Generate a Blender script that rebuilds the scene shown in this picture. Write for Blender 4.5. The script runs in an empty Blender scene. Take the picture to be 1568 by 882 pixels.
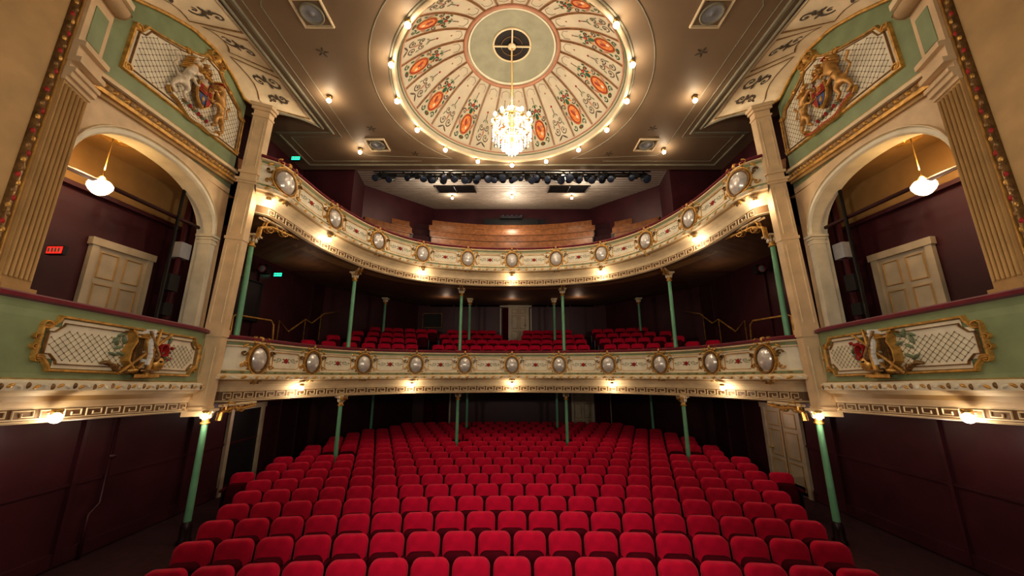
import bpy, math, random, bmesh
from mathutils import Vector
random.seed(7)
CZ=3.3   # eye height above stalls floor; all z below are relative to eye level
sc=bpy.context.scene
col=sc.collection
pi=math.pi
# ------------------------------------------------------------ materials
def mat(name,c,rough=.6,metal=0,var=.12,vs=3.0,bump=0,bs=40,emit=None,es=0,sheen=0,spec=.5):
    m=bpy.data.materials.new(name); m.use_nodes=True
    nt=m.node_tree; b=nt.nodes['Principled BSDF']
    b.inputs['Roughness'].default_value=rough; b.inputs['Metallic'].default_value=metal
    b.inputs['Specular IOR Level'].default_value=spec
    if sheen: b.inputs['Sheen Weight'].default_value=sheen
    tc=nt.nodes.new('ShaderNodeTexCoord')
    if var>0:
        n=nt.nodes.new('ShaderNodeTexNoise'); n.inputs['Scale'].default_value=vs; n.inputs['Detail'].default_value=5
        nt.links.new(tc.outputs['Object'],n.inputs['Vector'])
        r=nt.nodes.new('ShaderNodeValToRGB')
        r.color_ramp.elements[0].position=.3; r.color_ramp.elements[1].position=.7
        r.color_ramp.elements[0].color=(*[x*(1-var) for x in c],1)
        r.color_ramp.elements[1].color=(*[min(1,x*(1+var)) for x in c],1)
        nt.links.new(n.outputs['Fac'],r.inputs['Fac']); nt.links.new(r.outputs['Color'],b.inputs['Base Color'])
    else: b.inputs['Base Color'].default_value=(*c,1)
    if bump:
        n2=nt.nodes.new('ShaderNodeTexNoise'); n2.inputs['Scale'].default_value=bs
        nt.links.new(tc.outputs['Object'],n2.inputs['Vector'])
        bp=nt.nodes.new('ShaderNodeBump'); bp.inputs['Strength'].default_value=bump; bp.inputs['Distance'].default_value=.02
        nt.links.new(n2.outputs['Fac'],bp.inputs['Height']); nt.links.new(bp.outputs['Normal'],b.inputs['Normal'])
    if emit:
        b.inputs['Emission Color'].default_value=(*emit,1); b.inputs['Emission Strength'].default_value=es
    return m
cream=mat('cream_paint',(.74,.60,.40),.5)
ivory=mat('ivory_paint',(.76,.70,.55),.5)
pilc=mat('pilaster_peach_cream',(.66,.49,.30),.5)
tan=mat('tan_paint',(.44,.28,.12),.55)
keyg=mat('key_ground_brown',(.17,.09,.035),.6)
dtan=mat('ochre_paint',(.34,.21,.085),.6)
sage=mat('sage_green_paint',(.24,.30,.165),.5)
colgreen=mat('column_green_paint',(.17,.40,.25),.35)
gold=mat('gilding',(.60,.35,.10),.36,.45,.35,9,.3,60)
bronze=mat('old_gilding',(.26,.15,.06),.4,.4,.4,12,.4,60)
maroon=mat('maroon_wall_paint',(.058,.012,.018),.42,0,.25,1.2,.05,80)
dark=mat('dark_void',(.012,.009,.010),.6,0,0)
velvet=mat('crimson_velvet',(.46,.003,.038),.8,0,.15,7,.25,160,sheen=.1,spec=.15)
velvetd=mat('crimson_velvet_underside',(.065,.001,.008),.85,0,.15,7,spec=.1)  # dark red underside, darkened further as painted shade between seat rows
velrail=mat('velvet_rail',(.16,.006,.018),.8,0,.2,6,.2,120,sheen=.2)
seatdark=mat('seat_shell',(.02,.004,.006),.4,0,.1)
carpet=mat('dark_red_carpet',(.035,.006,.009),.9,0,.3,8,.3,200)
ceilm=mat('ceiling_taupe_paint',(.29,.205,.13),.6,0,.10,.8)
ceilg=mat('ceiling_grey_green_trim',(.27,.25,.18),.6)
pearl=mat('pearl_mirror',(.68,.65,.62),.22,.3,.15,12)
rosem=mat('rose_red',(.36,.02,.018),.6)
leafm=mat('leaf_grey_green',(.18,.22,.13),.6)
greyscroll=mat('grey_brown_stencil',(.10,.075,.05),.6)
orange=mat('orange_cartouche',(.68,.24,.06),.5,0,.40,14)
dgreen=mat('dark_green_stencil',(.02,.09,.035),.6)
pinkb=mat('pink_brown_stencil',(.44,.22,.14),.6)
redb=mat('terracotta_stencil',(.36,.05,.025),.6)
domec=mat('dome_cream_paint',(.57,.51,.39),.55,0,.08,2)
hubm=mat('hub_grey_green_paint',(.30,.30,.22),.6)
wood=mat('bench_wood',(.22,.085,.028),.4,0,.3,6,.1,60)
white=mat('door_cream_gloss',(.48,.40,.29),.4)  # cream toned down, shade of the box doors put into the paint
steel=mat('black_metal',(.02,.02,.022),.4,.4,0)
lens=mat('spot_lens',(.03,.04,.07),.3,.3,0)
brass=mat('brass',(.6,.4,.14),.3,.9,.1)
bulb=mat('lamp_glass_lit',(1,.9,.7),.3,0,0,emit=(1,.85,.62),es=18)
bulbs=mat('glass_shade_lit',(1,.9,.7),.3,0,0,emit=(1,.82,.56),es=2.4)
crystal=mat('glowing_crystal',(.95,.9,.85),.08,.0,0,emit=(1,.90,.82),es=.9)  # emission stands in for bulb light caught in the crystals
boards=mat('rear_ceiling_boards',(.60,.57,.52),.6)
greenlit=mat('exit_sign_green',(.02,.6,.4),.4,0,0,emit=(.02,1,.6),es=1.2)
redlit=mat('red_sign_lit',(.6,.02,.02),.4,0,0,emit=(1,.05,.03),es=.7)
stone=mat('heraldic_stone',(.64,.55,.42),.45,.1,.35,10)
lionm=mat('heraldic_lion_gold',(.50,.28,.09),.4,.4,.35,10)
tile=mat('grey_speaker_cone',(.36,.37,.40),.5)
paper=mat('sheet_music_white',(.75,.75,.72),.6)
bluep=mat('heraldic_blue',(.03,.06,.22),.5)
# ------------------------------------------------------------ builders
def empty(name,loc=(0,0,0)):
    e=bpy.data.objects.new(name,None); e.location=loc; e.empty_display_size=.2; col.objects.link(e); return e
class MB:
    def __init__(s): s.v=[];s.f=[];s.m=[];s.mi=[];s.sm=[]
    def mid(s,m):
        if m not in s.m: s.m.append(m)
        return s.m.index(m)
    def add(s,vs,fs,m,smooth=False):
        o=len(s.v); s.v+= [tuple(x) for x in vs]; k=s.mid(m)
        for f in fs: s.f.append([i+o for i in f]); s.mi.append(k); s.sm.append(smooth)
    def poly(s,vs,m): s.add(vs,[list(range(len(vs)))],m)
    def box(s,c,sx,sy,sz,m,rot=0):
        ca,sa=math.cos(rot),math.sin(rot); vs=[]
        for dz in(-.5,.5):
            for dx,dy in((-.5,-.5),(.5,-.5),(.5,.5),(-.5,.5)):
                x=dx*sx;y=dy*sy
                vs.append((c[0]+x*ca-y*sa,c[1]+x*sa+y*ca,c[2]+dz*sz))
        s.add(vs,[[0,3,2,1],[4,5,6,7],[0,1,5,4],[1,2,6,5],[2,3,7,6],[3,0,4,7]],m)
    def obox(s,O,U,V,N,a,b,d0,d1,m):
        vs=[O+U*u+V*v+N*d for d in(d0,d1) for u,v in((a[0],b[0]),(a[1],b[0]),(a[1],b[1]),(a[0],b[1]))]
        s.add(vs,[[0,3,2,1],[4,5,6,7],[0,1,5,4],[1,2,6,5],[2,3,7,6],[3,0,4,7]],m)
    def tube(s,pts,r,m,n=8,cap=True):
        pts=[Vector(p) for p in pts]; L=len(pts)
        rs=r if isinstance(r,(list,tuple)) else [r]*L
        vs=[];fs=[]
        for i,p in enumerate(pts):
            t=(pts[min(i+1,L-1)]-pts[max(i-1,0)]).normalized()
            a=t.cross(Vector((0,0,1)) if abs(t.z)<.9 else Vector((1,0,0))).normalized(); b=t.cross(a)
            for k in range(n):
                an=2*pi*k/n; vs.append(p+(a*math.cos(an)+b*math.sin(an))*rs[i])
        for i in range(L-1):
            for k in range(n): fs.append([i*n+k,i*n+(k+1)%n,(i+1)*n+(k+1)%n,(i+1)*n+k])
        if cap: fs.append(list(range(n))); fs.append([(L-1)*n+k for k in range(n)])
        s.add(vs,fs,m,True)
    def lathe(s,c,prof,m,n=16,sm=True,flute=0):
        vs=[];fs=[]
        for r,z in prof:
            for k in range(n):
                an=2*pi*k/n; rr=r*(1+flute*(k%2)); vs.append((c[0]+rr*math.cos(an),c[1]+rr*math.sin(an),c[2]+z))
        for i in range(len(prof)-1):
            for k in range(n): fs.append([i*n+k,i*n+(k+1)%n,(i+1)*n+(k+1)%n,(i+1)*n+k])
        s.add(vs,fs,m,sm)
    def ball(s,c,rx,ry,rz,m,n=12,h=8):
        vs=[];fs=[]
        for j in range(h+1):
            ph=pi*j/h
            for k in range(n):
                an=2*pi*k/n; vs.append((c[0]+rx*math.sin(ph)*math.cos(an),c[1]+ry*math.sin(ph)*math.sin(an),c[2]+rz*math.cos(ph)))
        for j in range(h):
            for k in range(n): fs.append([j*n+k,j*n+(k+1)%n,(j+1)*n+(k+1)%n,(j+1)*n+k])
        s.add(vs,fs,m,True)
    def rib(s,M,pts,w,h,m,closed=False,d0=0,taper=False):
        P=[Vector((p[0],p[1])) for p in pts]; L=len(P); vs=[];fs=[]
        for i in range(L):
            if closed: a=P[i]-P[i-1]; b=P[(i+1)%L]-P[i]
            else: a=P[i]-P[max(i-1,0)]; b=P[min(i+1,L-1)]-P[i]
            if a.length<1e-9:a=b
            if b.length<1e-9:b=a
            a=a.normalized(); b=b.normalized(); t=(a+b)
            if t.length<1e-6:t=a
            t=t.normalized(); nn=Vector((-t.y,t.x)); k=1/max(.5,abs(t.dot(a)))
            ww=w/2*k*((1-.75*i/(L-1)) if taper else 1)
            q=P[i]+nn*ww; r=P[i]-nn*ww; c=P[i]
            vs+= [M(q.x,q.y,d0),M(c.x+nn.x*ww*.5,c.y+nn.y*ww*.5,d0+h),M(c.x-nn.x*ww*.5,c.y-nn.y*ww*.5,d0+h),M(r.x,r.y,d0)]
        rng=range(L if closed else L-1)
        for i in rng:
            j=(i+1)%L
            for k in range(3): fs.append([i*4+k,j*4+k,j*4+k+1,i*4+k+1])
        s.add(vs,fs,m)
    def disc(s,M,c,rx,ry,h,m,n=12,rot=0,d0=0):
        ca,sa=math.cos(rot),math.sin(rot); vs=[]
        for q,hh in((1,0),(.75,.7)):
            for k in range(n):
                an=2*pi*k/n; x=rx*q*math.cos(an); y=ry*q*math.sin(an)
                vs.append(M(c[0]+x*ca-y*sa,c[1]+x*sa+y*ca,d0+h*hh))
        vs.append(M(c[0],c[1],d0+h)); fs=[]
        for k in range(n):
            j=(k+1)%n; fs.append([k,j,n+j,n+k]); fs.append([n+k,n+j,2*n])
        s.add(vs,fs,m,True)
    def spiral(s,M,c,r,a0,turns,w,h,m,dr=1,n=18,d0=0,tail=None):
        pts=[]
        if tail: pts.append(tail)
        for i in range(n+1):
            q=i/n; rr=r*(1-q*.85); a=a0+dr*q*turns*2*pi
            pts.append((c[0]+rr*math.cos(a),c[1]+rr*math.sin(a)))
        s.rib(M,pts,w,h,m,taper=True,d0=d0)
        s.disc(M,(c[0],c[1]),r*.2,r*.2,h*1.2,m,8,d0=d0)
    def scroll(s,M,c,L,ht,m,rot=0,fl=1,w=.02,h=.008,d0=0,leaf=None):
        ca,sa=math.cos(rot),math.sin(rot)
        def R(x,y): return (c[0]+fl*(x*ca-y*sa),c[1]+x*sa+y*ca)
        M2=lambda a,b,d: M(*R(a,b),d)
        s.spiral(M2,(-L*.28,0),ht*.5,0,1.2,w,h,m,1,16,d0)
        s.spiral(M2,(L*.30,0),ht*.42,pi,1.2,w,h,m,1,16,d0)
        s.rib(M2,[(-L*.28+ht*.5,0),(-.02*L,-ht*.22),(L*.3-ht*.42,0)],w,h,m,d0=d0)
        lm=leaf or m
        for q,a in((-.5,2.6),(0,1.2),(.12,-1.2),(.55,.4),(-.1,-2)):
            s.disc(M2,(q*L,.18*ht*math.sin(a)*2),L*.10,ht*.09,h,lm,8,a,d0)
    def obj(s,name,parent=None,raw=False):
        me=bpy.data.meshes.new(name)
        z=0 if raw else CZ
        me.from_pydata([(x,y,q+z) for x,y,q in s.v],[],s.f)
        for m in s.m: me.materials.append(m)
        me.polygons.foreach_set('material_index',s.mi); me.polygons.foreach_set('use_smooth',s.sm)
        me.update()
        o=bpy.data.objects.new(name,me); col.objects.link(o)
        if parent: o.parent=parent
        return o
def planeM(O,U,V,N):
    return lambda s,t,d:O+U*s+V*t+N*d
def cat(P,n=14):
    P=[Vector(p) for p in P]; Q=[P[0]*2-P[1]]+P+[P[-1]*2-P[-2]]; out=[]
    for i in range(1,len(Q)-2):
        for k in range(n):
            t=k/n; a,b,c,d=Q[i-1],Q[i],Q[i+1],Q[i+2]
            out.append(.5*((2*b)+(c-a)*t+(2*a-5*b+4*c-d)*t*t+(3*b-a-3*c+d)*t**3))
    out.append(P[-1]); return out
class Path:
    def __init__(s,pts,flip=1,center=False,rise=lambda y:0,zmap=None):
        s.P=cat(pts); s.flip=flip; s.rise=rise; s.S=[0]; s.zm=zmap or (lambda t,y:t+rise(y))
        for i in range(1,len(s.P)): s.S.append(s.S[-1]+(s.P[i]-s.P[i-1]).length)
        s.L=s.S[-1]; s.off=s.L/2 if center else 0
    def at(s,q):
        q+=s.off
        lo,hi=0,len(s.S)-2
        while lo<hi:
            md=(lo+hi+1)//2
            if s.S[md]<=q: lo=md
            else: hi=md-1
        i=lo; a,b=s.P[i],s.P[i+1]; l=(s.S[i+1]-s.S[i]); t=(q-s.S[i])/l
        def tg(j):
            j=max(0,min(len(s.P)-1,j)); return (s.P[min(j+1,len(s.P)-1)]-s.P[max(j-1,0)]).normalized()
        tt=(tg(i)*(1-t)+tg(i+1)*t).normalized()
        return a+(b-a)*t, Vector((tt.y,-tt.x))*s.flip
    def M(s,o=0):
        def f(q,t,d):
            p,n=s.at(q); p=p+n*(o+d); return Vector((p.x,p.y,s.zm(t,p.y)))
        return f
def sweep(mb,path,prof,s0,s1,ns,smooth=False):
    vs=[];L=len(prof)
    for i in range(ns+1):
        q=s0+(s1-s0)*i/ns; p,n=path.at(q)
        for o,z,m in prof: vs.append((p.x+n.x*o,p.y+n.y*o,path.zm(z,p.y)))
    for k in range(L-1):
        sub=[]
        for i in range(ns+1): sub+= [vs[i*L+k],vs[i*L+k+1]]
        mb.add(sub,[[2*i,2*i+2,2*i+3,2*i+1] for i in range(ns)],prof[k][2],smooth)
def light(name,loc,e,color=(1,.80,.57),r=.06,parent=None,typ='POINT',**kw):
    l=bpy.data.lights.new(name,typ); l.energy=e; l.color=color
    if typ in('POINT','SPOT'): l.shadow_soft_size=r
    for k,v in kw.items(): setattr(l,k,v)
    o=bpy.data.objects.new(name,l); o.location=(loc[0],loc[1],loc[2]+CZ); col.objects.link(o)
    if parent:o.parent=parent
    return o
def aim(o,t):
    d=Vector((t[0],t[1],t[2]+CZ))-o.location; o.rotation_euler=d.to_track_quat('-Z','Y').to_euler()
# ------------------------------------------------------------ curves
def mir(h): return [(-x,y) for x,y in reversed(h[1:])]+list(h)
dressH=[(0,13.1),(1.75,12.95),(3.43,12.45),(4.83,11.6),(5.65,10.3),(6.02,8.9),(6.15,8.25),(6.5,7.9)]
gallH=[(0,13.1),(1.7,12.95),(3.36,12.4),(4.55,11.25),(5.3,9.75),(5.62,8.6),(5.78,8.1),(6.15,7.85)]
dress=Path(mir(dressH),center=True,rise=lambda y:((13.1-y)/5.2)**2*.09)
gall=Path(mir(gallH),center=True,rise=lambda y:(13.1-y)/5.6*.36+max(0,(13.1-y)/5.2)**3*.24)
DS=dress.L/2-.02; GS=gall.L/2-.02
WX=7.75; BY=18.9
RK=.10
def floorz(y): return -3.3+(y-1)/(BY-1)*RK
# ------------------------------------------------------------ shell
mb=MB(); mb.poly([(-WX,1,-3.3),(WX,1,-3.3),(WX,BY,-3.3+RK),(-WX,BY,-3.3+RK)],carpet); mb.obj('floor')
for sg,nm in((-1,'left'),(1,'right')):
    mb=MB()
    mb.poly([(sg*WX,1,-3.3),(sg*WX,14.5,-3.25),(sg*WX,14.5,7.3),(sg*WX,1,7.3)],maroon)
    mb.poly([(sg*WX,14.5,-3.25),(sg*5,BY,-3.2),(sg*5,BY,4),(sg*WX,14.5,4)],maroon)
    for y in(5.7,6.9,9.2,12.6,13.6): mb.box((sg*(WX-.03),y,-1.9),.06,.07,2.6,maroon)
    for y in(9.0,10.6,12.2,13.6): mb.box((sg*(WX-.03),y,1.7),.06,.06,3.0,maroon)
    mb.box((sg*(WX-.02),7.5,-3.22+.1),.05,13,.22,maroon)
    mb.box((sg*(WX-.02),7.5,-1.95),.04,13,.05,maroon)
    mb.obj('wall_'+nm)
mb=MB(); mb.poly([(-5,BY,-3.2),(5,BY,-3.2),(5,BY,4),(-5,BY,4)],maroon)
for x in(-4.4,-3.1,-1.9,1.9,3.1,4.4):
    mb.box((x,BY-.03,2.3),.06,.05,2.6,maroon); mb.box((x,BY-.03,-1.9),.06,.05,2.2,maroon)
mb.obj('wall_back')
gp=[(-WX,12),(-5.84,12),(-6.46,14.34),(-4.4,BY),(4.4,BY),(6.46,14.34),(5.84,12),(WX,12)]
def rz(y): return 7.39+.225*(y-12)
mb=MB()
for a,b in zip(gp[:-1],gp[1:]):
    mb.poly([(a[0],a[1],3.3),(b[0],b[1],3.3),(b[0],b[1],rz(b[1])+.05),(a[0],a[1],rz(a[1])+.05)],maroon)
mb.obj('wall_gallery_rear')
mb=MB(); mb.poly([(x,y,rz(y)) for x,y in gp[1:-1]],boards)
for k in range(26):
    y=12.2+k*.26; xm=5.84+(y-12)*.265 if y<14.34 else 6.46-(y-14.34)*.45
    mb.box((0,y,rz(y)-.008),2*xm-.1,.02,.012,ceilm)
for sg in(-1,1):
    c=(sg*2.55,14.85,rz(14.85)-.03)
    vs=[(c[0]+dx,y,rz(y)-.05) for dx,y in((-.85,14.35),(.85,14.35),(.85,15.35),(-.85,15.35))]; mb.poly(vs,dark)
    for k in range(6): mb.box((c[0],14.45+k*.16,rz(14.45+k*.16)-.06),1.6,.04,.03,steel)
    for dx in(-.87,0,.87): mb.tube([(c[0]+dx,14.33,rz(14.33)-.05),(c[0]+dx,15.37,rz(15.37)-.05)],.03,steel,6)
mb.obj('ceiling_gallery')
DX,DY,DR,DZ=0,8.27,2.99,7.2
mb=MB(); N=96
x0,x1,y0,y1=-5.8,5.8,2.5,11.9
inner=[];outer=[]
angs=sorted(set([2*pi*k/N for k in range(N)]+[math.atan2(yy-DY,xx)%(2*pi) for xx in(x0,x1) for yy in(y0,y1)]))
for a in angs:
    c,s_=math.cos(a),math.sin(a); inner.append((DR*c,DY+DR*s_,DZ))
    t=min([ (x1/c if c>1e-9 else x0/c if c<-1e-9 else 1e9),((y1-DY)/s_ if s_>1e-9 else (y0-DY)/s_ if s_<-1e-9 else 1e9)])
    outer.append((t*c,DY+t*s_,DZ))
n=len(angs); mb.add(inner+outer,[[k,(k+1)%n,n+(k+1)%n,n+k] for k in range(n)],ceilm)
for sg in(-1,1): mb.poly([(sg*5.8,8,DZ),(sg*WX,8,DZ),(sg*WX,11.9,DZ),(sg*5.8,11.9,DZ)],ceilm)
mb.poly([(-WX,11.9,DZ),(WX,11.9,DZ),(WX,11.95,7.45),(-WX,11.95,7.45)],ceilg)
mb.obj('ceiling')
CM=lambda s,t,d:Vector((s,t,DZ-d))
mb=MB()
mb.rib(CM,[(-5.6,3),(-5.6,9.8),(-7.3,9.8),(-7.3,11.6),(7.3,11.6),(7.3,9.8),(5.6,9.8),(5.6,3)],.12,.03,ceilg)
for sg in(-1,1):
    mb.rib(CM,[(sg*5.4,3),(sg*5.4,10.0),(sg*7.0,10.0),(sg*7.0,11.35),(sg*3.2,11.35)],.025,.012,ceilg)
    arc=[(sg*3.6*math.cos(a),DY+3.6*math.sin(a)) for a in [(-.95+.1*k) for k in range(20)]]
    mb.rib(CM,[(sg*4.95,5.6)]+arc+[(sg*4.95,11.0),(sg*5.1,10.8),(sg*5.1,5.8)],.03,.010,ceilg,closed=True)
    for (x,y) in((4.4,6.9),(3.9,5.6),(4.3,9.6),(3.3,10.9)):
        for k in range(5):
            a=k*2*pi/5; mb.disc(CM,(sg*x+.08*math.cos(a),y+.08*math.sin(a)),.07,.025,.01,greyscroll,8,a)
mb.obj('trim_1')
# ------------------------------------------------------------ dome
def dz(r): return DZ+.10+1.60*(1-(min(r,DR)/DR)**2.4)
mb=MB()
prof=[(DR,0)]+[(r,dz(r)-DZ) for r in [DR-.02,2.9,2.8,2.6,2.4,2.2,2.0,1.8,1.6,1.4,1.25]]
mb.lathe((0,DY,DZ),prof,domec,96)
prof=[(r,dz(r)-DZ) for r in(1.25,1.1,.9,.7,.5)]
mb.lathe((0,DY,DZ),prof,hubm,64)
dome=empty('ceiling_dome')
mb.obj('dome_shell',dome)
mb=MB()
def torus(mb,c,R,r,m,n=72,k=8,sx=1,sy=1):
    vs=[];fs=[]
    for i in range(n):
        a=2*pi*i/n
        for j in range(k):
            b=2*pi*j/k; rr=R+r*math.cos(b); vs.append((c[0]+rr*math.cos(a)*sx,c[1]+rr*math.sin(a)*sy,c[2]+r*math.sin(b)))
    for i in range(n):
        for j in range(k): fs.append([i*k+j,((i+1)%n)*k+j,((i+1)%n)*k+(j+1)%k,i*k+(j+1)%k])
    mb.add(vs,fs,m,True)
torus(mb,(0,DY,DZ-.01),DR+.05,.055,cream,96)
torus(mb,(0,DY,DZ+.0),DR+.14,.03,ceilg,96)
torus(mb,(0,DY,dz(2.90)-.02),2.89,.02,pinkb,96)
torus(mb,(0,DY,dz(2.95)-.015),2.945,.018,leafm,96)
torus(mb,(0,DY,dz(1.3)-.02),1.30,.05,pinkb)
torus(mb,(0,DY,dz(1.2)-.02),1.2,.03,ivory)
torus(mb,(0,DY,dz(.5)-.02),.52,.03,cream)
mb.lathe((0,DY,dz(.5)-.03),[(.5,0),(0.001,.05)],dark,32)
for k in range(4):
    a=k*pi/2+.02; mb.box((.27*math.cos(a),DY+.27*math.sin(a),dz(.5)-.05),.5,.04,.03,cream,a)
torus(mb,(0,DY,dz(.5)-.05),.30,.008,bronze,32,6)
mb.lathe((0,DY,dz(.5)-.06),[(.001,-.06),(.10,-.03),(.12,0),(.10,.03)],cream,16)
mb.obj('dome_rings',dome)
mb=MB(); NG=12
for g in range(NG*2):
    th=2*pi*(g+.5)/(NG*2)
    def Mg(s,t,d,th=th):
        a=th+s*.95/max(t,.5); r=t; return Vector((r*math.cos(a),DY+r*math.sin(a),dz(r)-.012-d))
    thr=pi/(NG*2)
    pts=[(0,t) for t in (1.32,1.6,1.9,2.2,2.5,2.7,2.87)]
    def Mr(s,t,d,th=th+thr):
        a=th+s/t; return Vector((t*math.cos(a),DY+t*math.sin(a),dz(t)-.008-d))
    mb.rib(Mr,pts,.024,.02,bronze); mb.rib(Mr,[(p[0]-.032,p[1]) for p in pts],.012,.01,pinkb); mb.rib(Mr,[(p[0]+.032,p[1]) for p in pts],.012,.01,pinkb)
    mb.rib(Mg,[(-.13,1.62),(-.12,1.48),(0,1.42),(.12,1.48),(.13,1.62)],.010,.004,greyscroll)
    if g%2==0:
        mb.disc(Mg,(0,2.48),.14,.19,.012,orange,16)
        mb.rib(Mg,[(.155*math.cos(a*pi/10),2.48+.21*math.sin(a*pi/10)) for a in range(20)],.035,.02,redb,closed=True)
        mb.rib(Mg,[(.185*math.cos(a*pi/10),2.48+.24*math.sin(a*pi/10)) for a in range(20)],.014,.012,gold,closed=True)
        mb.disc(Mg,(.02,2.44),.05,.10,.025,redb,10,.4); mb.disc(Mg,(-.04,2.56),.035,.05,.03,ivory,8); mb.disc(Mg,(-.05,2.42),.03,.06,.026,pinkb,8,-.4)
        for fl in(-1,1):
            mb.spiral(Mg,(fl*.20,2.74),.075,0,1.1,.032,.008,dgreen,fl)
            mb.spiral(Mg,(fl*.21,2.24),.075,0,1.2,.032,.008,greyscroll,-fl)
            mb.spiral(Mg,(fl*.13,2.06),.085,pi/2,1.2,.04,.008,dgreen,fl)
            mb.disc(Mg,(fl*.235,2.50),.03,.09,.008,pinkb,8,fl*.4); mb.disc(Mg,(fl*.245,2.38),.025,.05,.008,dgreen,8,fl*-.4); mb.disc(Mg,(fl*.245,2.62),.025,.05,.008,dgreen,8,fl*-.4)
            mb.disc(Mg,(fl*.11,2.18),.055,.025,.01,orange,8,fl*.6); mb.disc(Mg,(fl*.19,1.97),.05,.022,.01,dgreen,8,fl*1.2)
            mb.disc(Mg,(fl*.13,2.06),.03,.03,.012,rosem,8); mb.disc(Mg,(fl*.06,1.90),.045,.016,.01,leafm,8,fl*.9)
        mb.disc(Mg,(0,2.17),.055,.08,.012,dgreen,10); mb.disc(Mg,(0,2.02),.05,.05,.014,rosem,10); mb.disc(Mg,(0,2.02),.02,.02,.02,orange,8); mb.disc(Mg,(0,1.92),.03,.05,.012,dgreen,8)
        mb.disc(Mg,(0,1.79),.010,.09,.008,greyscroll,8); mb.disc(Mg,(0,2.78),.09,.04,.01,dgreen,10); mb.disc(Mg,(0,2.78),.03,.03,.016,rosem,8)
    else:
        for fl in(-1,1):
            mb.spiral(Mg,(fl*.11,2.64),.10,0 if fl>0 else pi,1.4,.026,.008,greyscroll,fl)
            mb.spiral(Mg,(fl*.10,2.42),.085,0 if fl<0 else pi,1.3,.024,.008,greyscroll,-fl)
            mb.disc(Mg,(fl*.08,2.79),.10,.02,.008,greyscroll,8,fl*.5); mb.disc(Mg,(fl*.18,2.52),.05,.018,.008,leafm,8,fl*1.2)
            mb.disc(Mg,(fl*.06,2.28),.05,.016,.008,leafm,8,fl*.9)
        mb.disc(Mg,(0,2.20),.012,.12,.008,greyscroll,8); mb.disc(Mg,(0,2.54),.025,.09,.01,pinkb,8); mb.disc(Mg,(0,2.06),.03,.03,.01,rosem,8)
    mb.disc(Mg,(0,1.70),.025,.025,.01,pinkb,8)
mb.obj('dome_painted_ornament',dome)
def lamp(parent,p,e,r=.062,name='lamp',drop=.10):
    m=MB(); m.lathe((p[0],p[1],p[2]),[(.001,.10),(.05,.10),(.065,.07),(.03,.05),(.03,.02)],brass,12)
    m.ball((p[0],p[1],p[2]-.02),r,r,r,bulb,12,8); m.obj(name,parent)
    light(name+'_light',(p[0],p[1],p[2]-.02-r-drop*.5),e,parent=parent,r=.05)
for k in range(16):
    a=2*pi*(k+.5)/16+pi/16
    if DY+3.1*math.sin(a)<4.9: continue
    lamp(dome,(3.09*math.cos(a),DY+3.09*math.sin(a),DZ-.14),10,.065,'rim_lamp')
for x,y in((-4.92,8.26),(4.92,8.26),(-5.05,10.6),(5.05,10.6)):
    e=empty('ceiling_lamp'); lamp(e,(x,y,DZ-.12),10,.06,'bulb')
for x,y in((-4.4,10.4),(4.4,10.4),(-4.13,5.95),(4.13,5.95)):
    m=MB(); 
    m.rib(CM,[(x-.3,y-.3),(x+.3,y-.3),(x+.3,y+.3),(x-.3,y+.3)],.05,.05,cream,closed=True)
    m.lathe((x,y,DZ),[(.24,-.01),(.24,-.05),(.21,-.06),(.19,-.03)],ceilg,32)
    m.lathe((x,y,DZ),[(.19,-.03),(.06,-.015),(.05,-.04),(.001,-.05)],tile,32)
    m.obj('ceiling_speaker')
# ------------------------------------------------------------ chandelier
ch=empty('chandelier'); m=MB(); cz=5.75
m.tube([(0,DY,dz(.3)),(0,DY,cz+1.15)],.018,brass,8)
m.lathe((0,DY,cz),[(.001,1.25),(.07,1.18),(.04,1.1),(.03,.8),(.09,.7),(.05,.55),(.03,.3),(.10,.18),(.06,.05),(.001,-.08)],brass,16)
torus(m,(0,DY,cz+.62),.46,.018,brass,40,6); torus(m,(0,DY,cz+.95),.22,.014,brass,32,6)
for k in range(12):
    a=2*pi*k/12; c,s_=math.cos(a),math.sin(a)
    m.tube([(.05*c,DY+.05*s_,cz+.25),(.25*c,DY+.25*s_,cz+.18),(.45*c,DY+.45*s_,cz+.32),(.5*c,DY+.5*s_,cz+.5)],.012,brass,6)
    m.lathe((.5*c,DY+.5*s_,cz+.5),[(.001,0),(.06,.02),(.02,.03),(.018,.14)],brass,10)
for k in range(6):
    a=2*pi*k/6+.2; c,s_=math.cos(a),math.sin(a)
    m.tube([(.04*c,DY+.04*s_,cz+.6),(.2*c,DY+.2*s_,cz+.6),(.26*c,DY+.26*s_,cz+.8)],.01,brass,6)
m.obj('brass_frame',ch)
m=MB()
for k in range(12):
    a=2*pi*k/12; m.ball((.5*math.cos(a),DY+.5*math.sin(a),cz+.70),.045,.045,.065,bulb,10,6)
for k in range(6):
    a=2*pi*k/6+.2; m.ball((.26*math.cos(a),DY+.26*math.sin(a),cz+.88),.04,.04,.06,bulb,10,6)
for k in range(6):
    a=2*pi*k/6; m.ball((.25*math.cos(a),DY+.25*math.sin(a),cz+.36),.04,.04,.05,bulb,10,6)
m.obj('candle_bulbs',ch)
m=MB()
def drop(m,c,r,h):
    vs=[(c[0],c[1],c[2]+h)]+[(c[0]+r*math.cos(2*pi*k/6),c[1]+r*math.sin(2*pi*k/6),c[2]) for k in range(6)]+[(c[0],c[1],c[2]-h*1.3)]
    m.add(vs,[[0,1+k,1+(k+1)%6] for k in range(6)]+[[7,1+(k+1)%6,1+k] for k in range(6)],crystal)
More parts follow.
